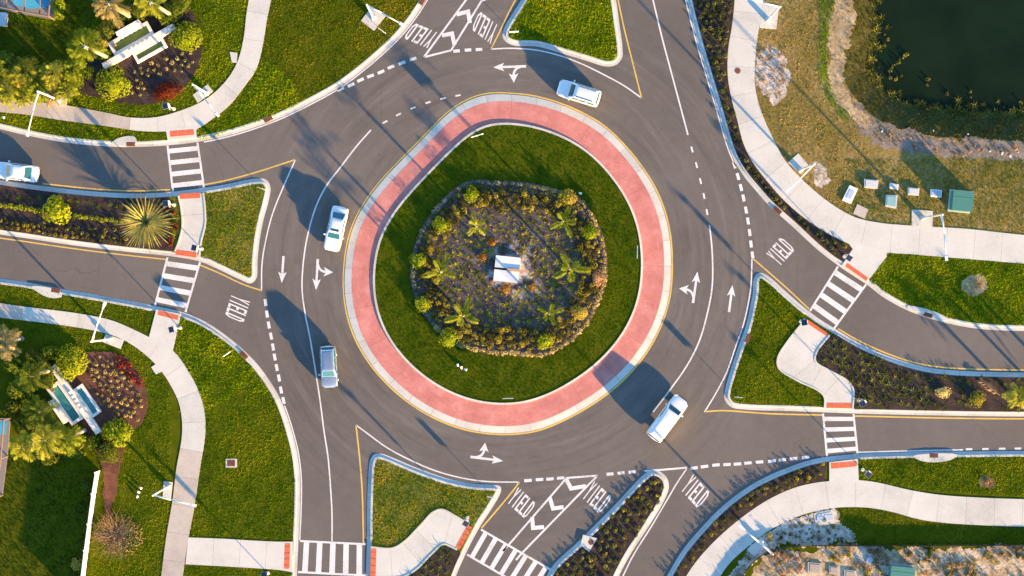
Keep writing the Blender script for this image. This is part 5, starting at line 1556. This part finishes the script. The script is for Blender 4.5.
# ------------------------------------------------------------------ street lamps
def street_lamp(base, arm_end, label, h=8.4, padq=None):
    b = P(*base)
    e = empty('street_lamp', (b.x, b.y, .15), 0, label=label, cat='street lamp', group='street lamps round the junction')
    if padq is not None:
        q = [(x - b.x, y - b.y) for x, y in P2(padq)]
        mb = MB(); mb.prism(q, -.1, .012); mb.build('base_slab', 'concrete', e)
        keep(padq)
    mb = MB(); mb.tube((0, 0, 0), (0, 0, .5), .30, .26, 12); mb.build('footing', 'kerb_concrete', e, True)
    mb = MB(); mb.path([(0, 0, .4), (0, 0, 3), (0, 0, h)], [.13, .115, .085], 10); mb.tube((0, 0, h), (0, 0, h + .12), .11, .04, 10); mb.build('pole', 'lamp_metal', e, True)
    t = P(arm_end[0], arm_end[1], h) - b
    d = Vector((t.x, t.y, 0)); L = d.length; d.normalize()
    a0 = Vector((0, 0, h - .25)); a1 = d * (L - .65) + Vector((0, 0, h + .25))
    mb = MB(); mb.path([a0, a0.lerp(a1, .5) + Vector((0, 0, .14)), a1], [.09, .075, .06], 8); mb.tube((0, 0, h - .9), tuple(a0.lerp(a1, .3)), .03, .03, 6); mb.build('arm', 'lamp_metal', e, True)
    M = Matrix.Translation(a1) @ Matrix.Rotation(math.atan2(d.y, d.x), 4, 'Z')
    mb = MB(); mb.box(-.05, .25, -.09, .09, -.06, .07, M); mb.box(.25, .75, -.15, .15, -.05, .09, M); hd = mb.build('lamp_head', 'lamp_metal', e)
    mb = MB(); mb.box(.3, .7, -.11, .11, -.065, -.051, M); mb.build('lens', 'head_lens', hd)
street_lamp((60, 100.6), (28.5, 136), 'street lamp by the thicket above the grey footpath, arm over the verge', padq=[(48, 95), (67.5, 95.6), (67, 107), (48, 104)])
street_lamp((111, 339), (106, 302.5), 'street lamp under the lower left footpath, arm reaching up to the kerb', padq=[(106, 334), (124, 340), (121, 349), (103, 342)])
street_lamp((169, 486), (196, 505), 'street lamp beside the straight footpath near the grass drain', 8.0, padq=[(164, 481), (173, 482), (171, 500), (163, 497)])
street_lamp((373.5, 18), (403, 25.5), 'street lamp on its pad in the olive lawn by the upper road', padq=[(361, 21), (371, 8), (386, 16), (374, 31)])
street_lamp((207, 93.5), (219, 116), 'street lamp on the garden lawn beside the curving footpath', 8.0, padq=[(193, 95), (208, 84.5), (213.5, 91.5), (198, 103)])
street_lamp((767.5, 20), (738, -3), 'street lamp at the top of the wide pond footpath', padq=[(762, 3), (779, 6), (776, 29.5), (759.5, 28)])
street_lamp((800, 170), (786, 192), 'street lamp by the bare sand patch on the pond footpath', padq=[(788, 162.5), (798, 153.5), (808, 165), (800, 174)])
street_lamp((922, 218), (945.5, 260), 'street lamp beside the row of utility boxes', padq=[(911.5, 209.5), (932.5, 211), (932, 227.5), (911.3, 226.5)])
street_lamp((760.5, 541.5), (739, 525), 'street lamp on the sand beside the silt fence', padq=[(747, 549), (761, 536.5), (768, 545), (753, 556.5)])

# ------------------------------------------------------------------ flashing crossing signs with solar panels
def beacon(base, panel, label):
    b = P(*base)
    e = empty('crossing_sign', (b.x, b.y, .15), 0, label=label, cat='sign', group='solar crossing signs')
    t = P(panel[0], panel[1], 3.4) - b
    d = Vector((t.x, t.y, 0)); L = max(d.length, .2); an = math.atan2(d.y, d.x)
    R = Matrix.Rotation(an, 4, 'Z')
    mb = MB(); mb.tube((0, 0, -.1), (0, 0, .08), .22, .2, 12); mb.build('footing', 'kerb_concrete', e)
    mb = MB(); mb.tube((0, 0, 0), (0, 0, 3.3), .05, .045, 8); mb.tube((0, 0, 3.2), tuple(R @ Vector((L, 0, 3.25))), .03, .03, 6); mb.build('post', 'lamp_metal', e)
    M = Matrix.Translation(R @ Vector((L, 0, 3.35))) @ R @ Matrix.Rotation(math.radians(18), 4, 'Y')
    mb = MB(); mb.box(-.30, .30, -.30, .30, -.02, .02, M); pn = mb.build('solar_panel', 'solar', e)
    mb = MB()
    for a in (-.32, .30): mb.box(a, a + .02, -.32, .32, -.025, .03, M); mb.box(-.30, .30, a, a + .02, -.025, .03, M)
    mb.build('panel_frame', 'steel', pn)
    mb = MB(); mb.box(-.22, .22, -.16, .16, 2.95, 3.19, R); mb.build('battery_box', 'sign_white', e)
    mb = MB(); mb.box(-.02, .02, -.38, .38, 2.05, 2.8, R); mb.build('sign_plate', 'steel', e)
    mb = MB(); mb.box(-.05, .05, -.3, .3, 1.78, 1.98, R); mb.build('light_bar', 'black_trim', e)
for b, p, lb in (((174, 109), (165.5, 106), 'solar crossing sign on the garden side of the upper left crosswalk'),
                 ((174.2, 205), (166.8, 203.5), 'solar crossing sign beside the giant spiky plant'),
                 ((202, 249), (195, 248), 'solar crossing sign at the lower end of the short crossing path'),
                 ((180.5, 328), (171.5, 329.5), 'solar crossing sign where the lower left footpath meets the crosswalk'),
                 ((844, 256.5), (849, 258), 'solar crossing sign at the tip of the pond side planting strip'),
                 ((800.5, 321.5), (805, 322.3), 'solar crossing sign at the upper end of the zigzag path'),
                 ((858, 400), (862.5, 403.5), 'solar crossing sign at the lower end of the zigzag path'),
                 ((862.5, 469.5), (868.5, 474), 'solar crossing sign on the verge below the right hand crosswalk'),
                 ((467.5, 517.5), (466, 523), 'solar crossing sign on the triangular island by the curved path'),
                 ((268, 573), (264, 575), 'solar crossing sign at the bottom edge beside the short straight footpath')):
    beacon(b, p, lb)

def plate_sign(x, y, an, w, label, h=1.9, ground=TOPZ, mat='sign_white'):
    b = P(x, y, h)
    e = empty('road_sign', (b.x, b.y, ground), math.radians(an), label=label, cat='sign', group='thin plate road signs')
    mb = MB(); mb.tube((0, 0, -.1), (0, 0, h), .03, .03, 6); mb.build('post', 'steel', e)
    mb = MB(); mb.box(-w / 2, w / 2, -.06, -.03, h - .7, h + .02); mb.build('plate', mat, e)
for a in ((477, 135, 17, 1.4, 'white plate sign on the ring lawn facing the upper yield lanes'), (637, 252, 88, 1.4, 'white plate sign on the ring lawn facing the right hand yield lane'), (508, 398, 2, 1.2, 'white plate sign on the ring lawn facing the bottom yield lanes'),
          (514, 31, 4, 1.0, 'white plate sign on the grass island at the top edge'), (382, 30, -35, 1.0, 'white plate sign on the olive lawn near the kerb lamp'), (226, 354, 35, 1.0, 'white plate sign on the bright lawn wedge'),
          (261, 188, -20, .8, 'white plate sign on the tip of the island beside the giant spiky plant'), (739, 397, -5, .9, 'white plate sign on the tip of the zigzag path island'), (491, 497, -10, .8, 'white plate sign at the point of the triangular island')):
    plate_sign(*a, ground=.17 if 400 < a[0] < 640 and 100 < a[1] < 420 else TOPZ)

# small lawn spotlights
def spot(x, y, label, ground=TOPZ):
    b = P(x, y)
    e = empty('spotlight', (b.x, b.y, ground), random.uniform(0, 6), label=label, cat='spotlight', group='ground spotlights')
    mb = MB(); mb.tube((0, 0, -.05), (0, 0, .16), .03, .03, 6); mb.build('spike', 'black_trim', e)
    mb = MB(); mb.tube((-.12, 0, .16), (.14, 0, .26), .10, .13, 10); mb.build('lamp_body', 'sign_white', e)
for (x, y), lb in zip(((458, 365), (461.5, 367.5), (465.5, 369.3)), ('left', 'middle', 'right')):
    spot(x, y, lb + ' one of three white spotlights on the ring lawn below the bed', .17)
for (x, y), lb in zip(((141, 487.5), (139.5, 491.8), (138, 496.3)), ('top', 'middle', 'bottom')):
    spot(x, y, lb + ' one of three white spotlights on the lawn by the straight footpath')
spot(580, 193.5, 'white spotlight beside the yellow green shrub of the middle bed', .2)
spot(4, 117.5, 'white spotlight on the verge at the far left')

# ------------------------------------------------------------------ drains and manholes
def drain(x, y, an, label, apron=None, L=.95, W=.45, z=.03):
    b = P(x, y)
    e = empty('storm_drain', (b.x, b.y, z), math.radians(an), label=label, cat='drain', group='rusty kerb drains')
    mb = MB(); mb.box(-L / 2, L / 2, -W / 2, W / 2, -.02, .13); mb.build('grate_plate', 'drain_rust', e)
    mb = MB()
    for k in range(6): mb.box(-L / 2 + .06 + k * (L - .1) / 6, -L / 2 + .12 + k * (L - .1) / 6, -W / 2 + .05, W / 2 - .05, .131, .145)
    mb.build('grate_bars', 'rust', e)
    if apron is not None:
        q = crom(apron, 5, True)
        M = Matrix.Rotation(-math.radians(an), 2)
        mb = MB(); mb.prism([tuple(M @ Vector((px - b.x, py - b.y))) for px, py in P2(q)], -.02, .128); mb.build('apron', 'concrete', e); keep(q)
drain(131, 144.2, 0, 'rusty drain in the kerb left of the upper left crosswalk', [(112, 143.5), (118, 138.5), (134, 136.5), (137, 141), (136, 144.4), (118, 146)])
drain(268.5, 119.2, 27, 'rusty drain in the kerb at the bright turf patch')
drain(422.5, 1, 60, 'rusty drain in the kerb at the top edge')
drain(56, 290.6, -9, 'rusty drain in the kerb above the lower left footpath', [(32, 286.5), (60, 291), (62, 296.5), (52, 298), (40, 293.5)])
drain(244, 355, -45, 'rusty drain in the kerb of the bright lawn wedge')
drain(747.5, 338.5, 68, 'dark rusty drain at the edge of the zigzag path island')
drain(777.5, 210.5, -42, 'rusty drain in the kerb of the pond side planting strip')
drain(928, 315, -15, 'dark rusty drain in the kerb of the bright verge', [(907, 306), (918, 307), (938, 313), (949, 320), (940, 319.8), (920, 312.8), (908, 309)])
drain(933.5, 455.5, 0, 'dark rusty drain in the kerb above the lower right verge', [(912, 456), (957, 454.5), (952, 459), (938, 462), (922, 461)])
b = P(231.5, 463)
e = empty('lawn_drain', (b.x, b.y, TOPZ), 0, label='square rusty drain with pale rim in the olive lawn', cat='drain')
mb = MB(); mb.box(-.62, .62, -.48, .48, -.05, .05); mb.build('rim', 'concrete', e)
mb = MB(); mb.box(-.42, .42, -.33, .33, .05, .062); mb.build('grate_plate', 'drain_rust', e)
mb = MB()
for k in range(6): mb.box(-.38 + k * .13, -.33 + k * .13, -.29, .29, .063, .075)
mb.build('grate_bars', 'rust', e); keep([(226, 458.5), (237, 458.5), (237, 467.5), (226, 467.5)])
def manhole(x, y, r, z, label, padp=None):
    b = P(x, y)
    e = empty('manhole', (b.x, b.y, z), 0, label=label, cat='manhole')
    if padp is not None:
        mb = MB(); mb.prism([(px - b.x, py - b.y) for px, py in P2(padp)], -.1, .04); mb.build('collar', 'concrete', e)
    mb = MB(); mb.tube((0, 0, -.05), (0, 0, .05), r, r, 20); mb.build('cover', 'rust', e)
    mb = MB()
    for k in range(3): mb.box(-r * .6, r * .6, (k - 1) * r * .4 - .02, (k - 1) * r * .4 + .02, .05, .058)
    mb.build('cover_ribs', 'drain_rust', e)
manhole(737.5, 71, .33, .125, 'round rusty manhole cover in the wide pond footpath')
manhole(591, 542, .31, .14, 'round rusty manhole cover on a pale collar in the narrow island', [(583, 534.5), (597, 538), (589, 551.5), (580.5, 545)])

# ------------------------------------------------------------------ utility boxes and pads
def util(quad, h, mat, lidmat, label, lid_inset=.22, name='utility_box', cat='utility box', group='utility boxes by the pond footpath'):
    q = np.array(P2(quad)); c = q.mean(0)
    e = empty(name, (c[0], c[1], TOPZ), 0, label=label, cat=cat, group=group)
    q = q - c
    mb = MB(); mb.prism([tuple(p) for p in q], -.05, h); mb.build('body', mat, e)
    mb = MB(); mb.prism([tuple(p * (1 - lid_inset)) for p in q], h, h + .03); mb.build('lid', lidmat, e)
    keep(quad)
    return e
util([(849.3, 185.3), (857.5, 189), (850.5, 204), (841.8, 200.3)], .18, 'sign_white', 'lid_blue', 'long white utility box lying nearest the bare sand patch', .45)
util([(863.8, 179), (878, 180.3), (876.8, 189), (863.8, 187.8)], .25, 'box_grey', 'box_grey', 'plain grey utility box with the widest lid')
util([(889.3, 182.8), (898, 184.5), (897.5, 190), (889, 188.3)], .2, 'sign_white', 'box_grey', 'smallest pale utility box in the row')
util([(885.5, 195.2), (896.8, 195.4), (895.5, 208.5), (884.8, 206.5)], .3, 'box_grey', 'lid_teal', 'utility box with a teal lid in front of the row')
util([(907.3, 187.3), (918.8, 188.5), (918, 195.8), (907.3, 194.8)], .25, 'box_grey', 'box_grey', 'grey utility box third from the green transformer')
util([(930, 189.3), (941, 190.3), (940.5, 197.8), (930, 196.5)], .28, 'sign_white', 'lid_blue', 'white utility box with blue lid next to the green transformer')
def transformer(quad, h, label):
    q = np.array([tuple(P(x, y, h))[:2] for x, y in quad]); c = q.mean(0)
    u = Vector(q[1] - q[0]); an = math.atan2(u.y, u.x); L = u.length; W = (Vector(q[2] - q[1])).length
    e = empty('transformer', (c[0], c[1], TOPZ), an, label=label, cat='transformer')
    mb = MB(); mb.box(-L / 2 - .12, L / 2 + .12, -W / 2 - .12, W / 2 + .12, -.05, .08); mb.build('plinth', 'concrete', e)
    mb = MB(); mb.box(-L / 2 + .04, L / 2 - .04, -W / 2 + .04, W / 2 - .04, .08, h - .06); mb.build('cabinet', 'box_green', e)
    mb = MB(); mb.box(-L / 2, L / 2, W * .18 + .012, W / 2, h - .06, h); mb.build('lid', 'box_green', e)
    mb = MB(); mb.box(-L / 2, L / 2, -W / 2, W * .18 - .012, h - .06, h + .01); mb.build('lid', 'box_green', e)
    for s in (-1, 1):
        mb = MB(); mb.box(s * L * .22 - L * .2, s * L * .22 + L * .2, -W / 2 - .01, -W / 2 + .04, .2, h - .15); d = mb.build('door', 'box_green', e)
        mb = MB(); mb.box(s * .08 - .02, s * .08 + .02, -W / 2 - .05, -W / 2 - .01, .6, .8); mb.build('handle', 'steel', d)
transformer([(954, 190), (974.3, 192), (972, 212), (951, 209)], 1.35, 'large green metal transformer cabinet at the end of the utility row')
transformer([(891, 565.5), (915, 568), (914, 584), (890, 582)], 1.3, 'green metal transformer cabinet on the sandy waste ground')
util([(813.5, 513.2), (833.3, 509.3), (835, 523), (815.5, 525.8)], .04, 'concrete', 'concrete', 'pale concrete pad with two grey lids below the right hand crosswalk', .3, 'utility_pad', 'utility pad', 'utility pads')
for (x, y, w) in ((819, 518.8, .28), (828.5, 517, .42)):
    pass
PADO = [o for o in COL.objects if o.name.startswith('utility_pad')][0]
for (x, y, w) in ((819.5, 518.8, .3), (828.3, 517, .46)):
    p = P(x, y) - PADO.location
    mb = MB(); mb.box(p.x - w, p.x + w, p.y - .28, p.y + .28, .071, .09, None); mb.build('hatch', 'lid_blue', PADO)
for x0, y0, w, d, lb in ((814.5, 568, 14, 11, 'largest'), (833.5, 570, 9.5, 8, 'middle, smallest'), (850, 575, 12, 10, 'rightmost')):
    util([(x0 - w / 2, y0 - d / 2 - .6), (x0 + w / 2, y0 - d / 2 + .6), (x0 + w / 2, y0 + d / 2 + .6), (x0 - w / 2, y0 + d / 2 - .6)], .12, 'old_concrete', 'rock', lb + ' of three weathered concrete pads on the sandy waste ground', .3, 'utility_pad', 'utility pad', 'utility pads')
b = P(869, 560); e = empty('bucket_lid', (b.x, b.y, .14), 0, label='pale blue round lid lying on the sandy waste ground', cat='lid')
mb = MB(); mb.tube((0, 0, 0), (0, 0, .05), .42, .40, 18); mb.tube((0, 0, .05), (0, 0, .09), .3, .28, 18); mb.build('disc', 'lid_blue', e)

# stump with straw on the lower right verge, rocks, weeds on the waste ground and at the pond
e = empty('cut_plant', tuple(P(988, 482.5)), 0, label='dug up clump of dry straw on the lower right verge', cat='plant')
link('straw', rosette('straw', 60, .75, .03, (.1, 1.1), .25), 'leaf_dry', e).location = (.15, -.1, .15)
mb = MB(); mb.prism([(.75 * math.cos(a) - .35, .7 * math.sin(a) + .15) for a in np.linspace(0, 6.2, 14)], 0, .14); mb.build('soil', 'dark_earth', e)
e = empty('cut_plant', tuple(P(976, 283)), 0, label='dry uprooted clump in the bare hollow of the bright verge', cat='plant')
link('straw', rosette('straw', 40, .7, .03, (.1, .9), .25), 'leaf_dry', e).location = (.2, -.1, .12)
wz = .105
waste = FULLP((756, 566), (775, 553), (860, 548.5), (1030, 547.5), (1030, 590), (750, 590))
def clusters(n, k, sd, seed):
    r = np.random.default_rng(seed)
    c = np.stack([r.uniform(758, 1030, k), r.uniform(550, 584, k)], 1)
    q = c[r.integers(0, k, n)] + r.normal(0, sd, (n, 2)) * np.array([1.8, .7])
    ok = inside(q, waste)
    for (x, y, rr) in ((902, 570, 16), (815, 568, 10), (833, 570, 8), (850, 575, 9)): ok &= np.hypot(q[:, 0] - x, q[:, 1] - y) > rr
    return q[ok]
plants(clusters(170, 16, 5, 3), PUFF_L, 'leaf_dry', 'weed', 'dry brown weed on the sandy waste ground', 'dry weeds on the waste ground', wz, (.2, .9))
plants(clusters(80, 12, 4, 8), PUFF_L, 'leaf_yellow', 'golden_weed', 'golden weed on the sandy waste ground', 'golden weeds on the waste ground', wz, (.2, .8))
plants(clusters(70, 9, 5, 21), PUFF, 'leaf_hedge', 'dark_weed', 'dark green weed on the sandy waste ground', 'dark weeds on the waste ground', wz, (.4, 1.3))
gs = FULLP((862, 114), (884, 126), (925, 137), (1030, 144), (1030, 158), (950, 156), (885, 146))
plants(scatter(gs, 8, 4, .3, (), 70), PUFF, 'leaf_dry', 'soil_weed', 'small dry weed on the grey soil by the pond', 'weeds on the grey soil by the pond', .136, (.3, 1.1))
plants(scatter(FULLP((756, 50), (780, 50), (790, 74), (780, 98), (762, 94)), 6, 3, .3, (), 30), PUFF, 'leaf_dry', 'soil_weed', 'small dry weed on the bare pale sand by the wide footpath', 'weeds on the pale sand by the wide footpath', .137, (.3, .9))
plants(scatter(FULLP((772, 534), (812, 516), (836, 524), (854, 540), (800, 543), (764, 549), (745, 566), (738, 566)), 6, 3, .2, [(759, 545, 12)], 60), PUFF, 'leaf_hedge', 'weed', 'small dark weed on the pale sand strip', 'dark weeds on the pale sand', wz, (.4, 1.0))
plants([(768.5, 535), (770.5, 538)], PUFF_L, 'leaf_yellow', 'weed', 'yellow green weed clump at the lamp pad by the silt fence', 'weeds at the lamp pad', wz, (.8, 1.1))
pb = np.vstack([resample(offset(BANK, d_, True), step=5.5, closed=True) for d_ in (20, 27)])
pb = pb[(pb[:, 0] > 840) & (pb[:, 0] < 1032) & (pb[:, 1] > -10) & (pb[:, 1] < 160)]
pb = np.vstack([pb + RNG.normal(0, 4.0, pb.shape) for _ in range(2)])
plants(pb, TUFT, 'leaf_reed', 'margin_weed', 'olive weed clump on the pond margin', 'weed clumps on the pond margin', -.80, (.9, 2.2))
arc = crom([(906, 55), (900, 60), (893, 66), (889, 73), (892, 79), (900, 77)], 4)
wp = np.vstack([arc + RNG.normal(0, .8, arc.shape), np.array([(885, 36), (887, 40), (884, 44), (886, 47), (875, 60), (879, 68), (929, 81), (928, 85), (948, 95), (970, 92), (970, 97), (1004, 107), (1019, 101)]) + RNG.normal(0, .8, (13, 2))])
plants(wp, PUFF, 'leaf_reed', 'reed_clump', 'yellow green water plant standing in the pond', 'water plants in the pond', -.80, (.4, 1.1))
def bank_z(q):
    B = BANK[(BANK[:, 0] > 800) & (BANK[:, 0] < 1120)]
    d = np.min(np.hypot(q[:, None, 0] - B[None, :, 0], q[:, None, 1] - B[None, :, 1]), axis=1)
    return TOPZ - 1.23 * d / 38 - .02
grass(BANK, 'grass_bank', 'rank olive grass on the sloping pond bank', 26, [offset(BANK, 33, True)], h=(.12, .36), use_beds=False, blades=6, zf=bank_z)
NEV = np.array([p for p in ne_in if 866 < p[0] < 1200])
tag(block('verge', np.vstack([NEV, [(1200, 266), (1024, 262), (943, 256), (890, 252.5)]]), .05, TOPZ + .003, 'turf_base'), 'grass verge between the pond footpath and the road', kind='structure')
# scattered stones on the grey soil
ROCK = []
for k in range(3):
    v, f = core(.16, .13, .12, -.03, 7)
    ROCK.append(mesh('stone', [(x * random.uniform(.8, 1.2), y * random.uniform(.8, 1.2), z) for x, y, z in v], f))
plants([(933.5, 130.5), (990, 151), (968, 134), (882, 131), (1010, 156), (1018, 152), (1002, 153)], ROCK, 'box_grey', 'stone', 'pale stone lying on the grey soil by the pond', 'stones by the pond', .13, (.5, 1.2), 'stone')

# ------------------------------------------------------------------ cars
def loft(secs):
    n = len(secs[0]); v = [p for s in secs for p in s]; f = []
    for i in range(len(secs) - 1):
        for j in range(n - 1):
            f.append((i * n + j, i * n + j + 1, (i + 1) * n + j + 1, (i + 1) * n + j))
    f.append(tuple(range(n - 1, -1, -1))); f.append(tuple((len(secs) - 1) * n + j for j in range(n)))
    return v, f

def car(center, heading, L, W, Ht, kind, paint, label, clear=.24, sunroof=False, rails=False):
    c = P(center[0], center[1], Ht * .7)
    h = Vector((heading[0], -heading[1])); an = math.atan2(h.y, h.x)
    e = empty('car', (c.x, c.y, 0), an, label=label, cat='car', group='cars on the roundabout roads')
    hw = W / 2
    zb = clear
    belt = Ht * .60 if kind != 'sedan' else Ht * .62
    hood = belt - .06
    rearz = {'suv': belt + .02, 'hatch': belt + .02, 'sedan': belt, 'pickup': belt + .02}[kind]
    xs = [(-.5, .80, rearz - .22), (-.485, .90, rearz - .08), (-.45, .965, rearz - .02), (-.36, 1.0, rearz), (-.2, 1.0, belt), (0, 1.0, belt), (.16, 1.0, belt), (.24, .995, hood + .03), (.34, .985, hood - .02), (.43, .95, hood - .10), (.475, .86, hood - .18), (.5, .70, hood - .30)]
    secs = []
    for (t, k, zt) in xs:
        w = hw * k; x = L * t
        half = [(w * .90, zb), (w * .985, zb + .12), (w, zb + .32), (w * .985, zt - .10), (w * .94, zt - .025), (w * .82, zt), (w * .4, zt + .022), (0, zt + .03)]
        secs.append([(x, y, z) for y, z in half] + [(x, -y, z) for y, z in half[-2::-1]])
    v, f = loft(secs)
    f.append(tuple()) if False else None
    me = mesh('body', v, [q[::-1] for q in f], True)
    link('body', me, paint, e)
    mb = MB(); mb.box(-L * .46, L * .45, -hw * .88, hw * .88, zb - .02, zb + .08); mb.build('underbody', 'black_trim', e)
    # cabin
    if kind == 'sedan': xr0, xr1, xf1, xf0 = -.37, -.20, .085, .235
    elif kind == 'hatch': xr0, xr1, xf1, xf0 = -.475, -.40, .08, .235
    elif kind == 'pickup': xr0, xr1, xf1, xf0 = -.485, -.455, .155, .265
    else: xr0, xr1, xf1, xf0 = -.475, -.42, .095, .235
    wb, wr = hw * .93, hw * (.74 if kind != 'pickup' else .80)
    zb0, zr = belt - .02, Ht - .04
    K = 5
    def ring(z, xa, xb, w, cornr):
        pts = []
        for (sx, sy) in ((1, 1), (-1, 1), (-1, -1), (1, -1)):
            cx = (xb if sx > 0 else xa) * L - sx * cornr; cy = sy * (w - cornr)
            a0 = {(1, 1): 0, (-1, 1): 90, (-1, -1): 180, (1, -1): 270}[(sx, sy)]
            for q in range(4):
                a = math.radians(a0 + 30 * q)
                pts.append((cx + cornr * math.cos(a), cy + cornr * math.sin(a), z))
        return pts
    r0 = ring(zb0, xr0, xf0, wb, .16); r1 = ring(zr - .05, xr1 + (xr0 - xr1) * .08, xf1 + (xf0 - xf1) * .08, wr + .03, .14); r2 = ring(zr, xr1 + .012, xf1 - .012, wr - .05, .12); r3 = ring(zr + .035, xr1 + .06, xf1 - .06, wr * .6, .10)
    n = len(r0)
    vv = r0 + r1 + r2 + r3
    ff = [(a * n + i, a * n + (i + 1) % n, (a + 1) * n + (i + 1) % n, (a + 1) * n + i) for a in range(3) for i in range(n)] + [tuple(3 * n + i for i in range(n))]
    link('cabin', mesh('cabin', vv, ff, True), paint, e)
    # windows: thin panes set on the sloping cabin sides
    def pane(name, xa0, xa1, ya0, ya1, front):
        """front/rear glass between belt and roof"""
        x0b, x0t = (xf0, xf1) if front else (xr0, xr1)
        pts = []
        for t, w_ in ((.10, wb), (.93, wr)):
            x = (x0b + (x0t + (x0b - x0t) * .08 - x0b) * t) * L; z = zb0 + (zr - .05 - zb0) * t
            wy = (wb + (wr + .03 - wb) * t) - .15
            pts.append((x, wy, z))
        (x0, w0, z0), (x1, w1, z1) = pts
        nrm = Vector((z1 - z0, 0, -(x1 - x0))) if front else Vector((-(z1 - z0), 0, (x1 - x0)))
        nrm.normalize(); o = nrm * .014
        v = [Vector((x0, -w0, z0)) + o, Vector((x0, w0, z0)) + o, Vector((x1, w1, z1)) + o, Vector((x1, -w1, z1)) + o]
        v += [p - nrm * .03 for p in v]
        mesh_f = [(0, 1, 2, 3), (4, 7, 6, 5), (0, 4, 5, 1), (1, 5, 6, 2), (2, 6, 7, 3), (3, 7, 4, 0)]
        link(name, mesh(name, v, mesh_f), 'car_glass', e)
    pane('windshield', 0, 0, 0, 0, True)
    pane('rear_window', 0, 0, 0, 0, False)
    cuts = {'sedan': [(.10, .50), (.53, .90)], 'hatch': [(.08, .36), (.39, .66), (.69, .93)], 'suv': [(.07, .34), (.37, .64), (.67, .93)], 'pickup': [(.60, .76), (.78, .94)]}[kind]
    for s in (-1, 1):
        for (a, b_) in cuts:
            v = []
            for t, fr in ((.14, 0), (.90, 1)):
                xa = xr0 + (xr1 - xr0) * t; xb = xf0 + (xf1 - xf0) * t
                y = wb + (wr + .03 - wb) * t
                z = zb0 + (zr - .05 - zb0) * t
                v.append(((xa + (xb - xa) * a) * L, s * (y + .012), z)); v.append(((xa + (xb - xa) * b_) * L, s * (y + .012), z))
            v2 = [(x, y - s * .03, z) for x, y, z in v]
            f = [(0, 1, 3, 2), (4, 6, 7, 5), (0, 4, 5, 1), (1, 5, 7, 3), (3, 7, 6, 2), (2, 6, 4, 0)]
            link('side_window', mesh('side_window', v + v2, f if s < 0 else [q[::-1] for q in f]), 'car_glass', e)
        mb = MB(); x = (xf0 - .06) * L; mb.box(x - .09, x + .09, s * (hw + .10) - .12, s * (hw + .10) + .09, belt - .05, belt + .13); m_ = mb.build('mirror', paint, e)
        xx = .485 * L
        mb = MB(); mb.add([(L * .47, s * hw * .88, hood - .16), (L * .492, s * hw * .60, hood - .19), (L * .487, s * hw * .60, hood - .30), (L * .474, s * hw * .88, hood - .28), (L * .42, s * hw * .985, hood - .12), (L * .43, s * hw * .985, hood - .24)],
                          [(0, 1, 2, 3), (4, 0, 3, 5)]); o = mb.build('headlight', 'head_lens', e); o.location.x = .018; o.location.z = .03
        mb = MB(); mb.box(-L * .5 - .012, -L * .47, s * hw * .74 - .12, s * hw * .74 + .10, rearz - .36, rearz - .12); mb.build('taillight', 'tail_lens', e)
        mb = MB(); mb.box(-L * .1, -L * .1 + .16, s * (hw + .012) - .012, s * (hw + .012) + .012, belt - .2, belt - .16); mb.build('door_handle', 'black_trim', e)
        for x in (.31 * L, -.30 * L):
            r = .34 if clear < .35 else .41
            w_ = empty('wheel'); w_.parent = e; w_.location = (x, s * (hw - .10), r)
            mb = MB(); mb.tube((0, -.115, 0), (0, .115, 0), r, r, 20); mb.build('tyre', 'tyre', w_)
            mb = MB(); mb.tube((0, s * .10, 0), (0, s * .122, 0), r * .66, r * .62, 14); mb.build('rim', 'rim', w_)
        if rails:
            mb = MB(); mb.box((xr1 + .05) * L, (xf1 - .05) * L, s * (wr - .10) - .025, s * (wr - .10) + .025, zr + .02, zr + .075); mb.build('roof_rail', 'black_trim', e)
    if sunroof:
        mb = MB(); mb.box((xf1 - .075) * L, (xf1 - .02) * L, -wr * .66, wr * .66, zr + .0, zr + .042); mb.build('sunroof', 'car_glass', e)
    mb = MB(); mb.box(-L * .5 - .03, -L * .49, -hw * .72, hw * .72, zb + .1, zb + .3); mb.build('rear_bumper', 'black_trim', e)
    mb = MB(); mb.box(L * .49, L * .5 + .025, -hw * .5, hw * .5, zb + .1, zb + .3); mb.build('grille', 'black_trim', e)
    mb = MB(); mb.box(-L * .5 - .035, -L * .49, -.26, .26, zb + .32, zb + .44); mb.build('number_plate', 'sign_white', e)
    return e
car((579, 92.5), (-.955, -.297), 4.75, 1.92, 1.75, 'suv', 'car_white', 'white sport utility car passing below the island at the top edge', rails=True)
car((335.6, 228.6), (-.22, .975), 4.95, 1.85, 1.46, 'sedan', 'car_white', 'white sedan with dark sunroof beside the left side of the red apron', sunroof=True)
car((328.3, 367), (.055, 1), 4.6, 1.82, 1.62, 'hatch', 'car_silver', 'silver blue hatchback on the lower left of the circle')
car((668, 418.6), (.60, -.80), 5.55, 1.98, 1.72, 'pickup', 'car_white', 'tall white pickup with a matching canopy at the lower right of the circle', clear=.46)
car((15.5, 171.6), (-.993, -.12), 4.85, 1.84, 1.46, 'sedan', 'car_white', 'white sedan driving off at the left edge of the picture')
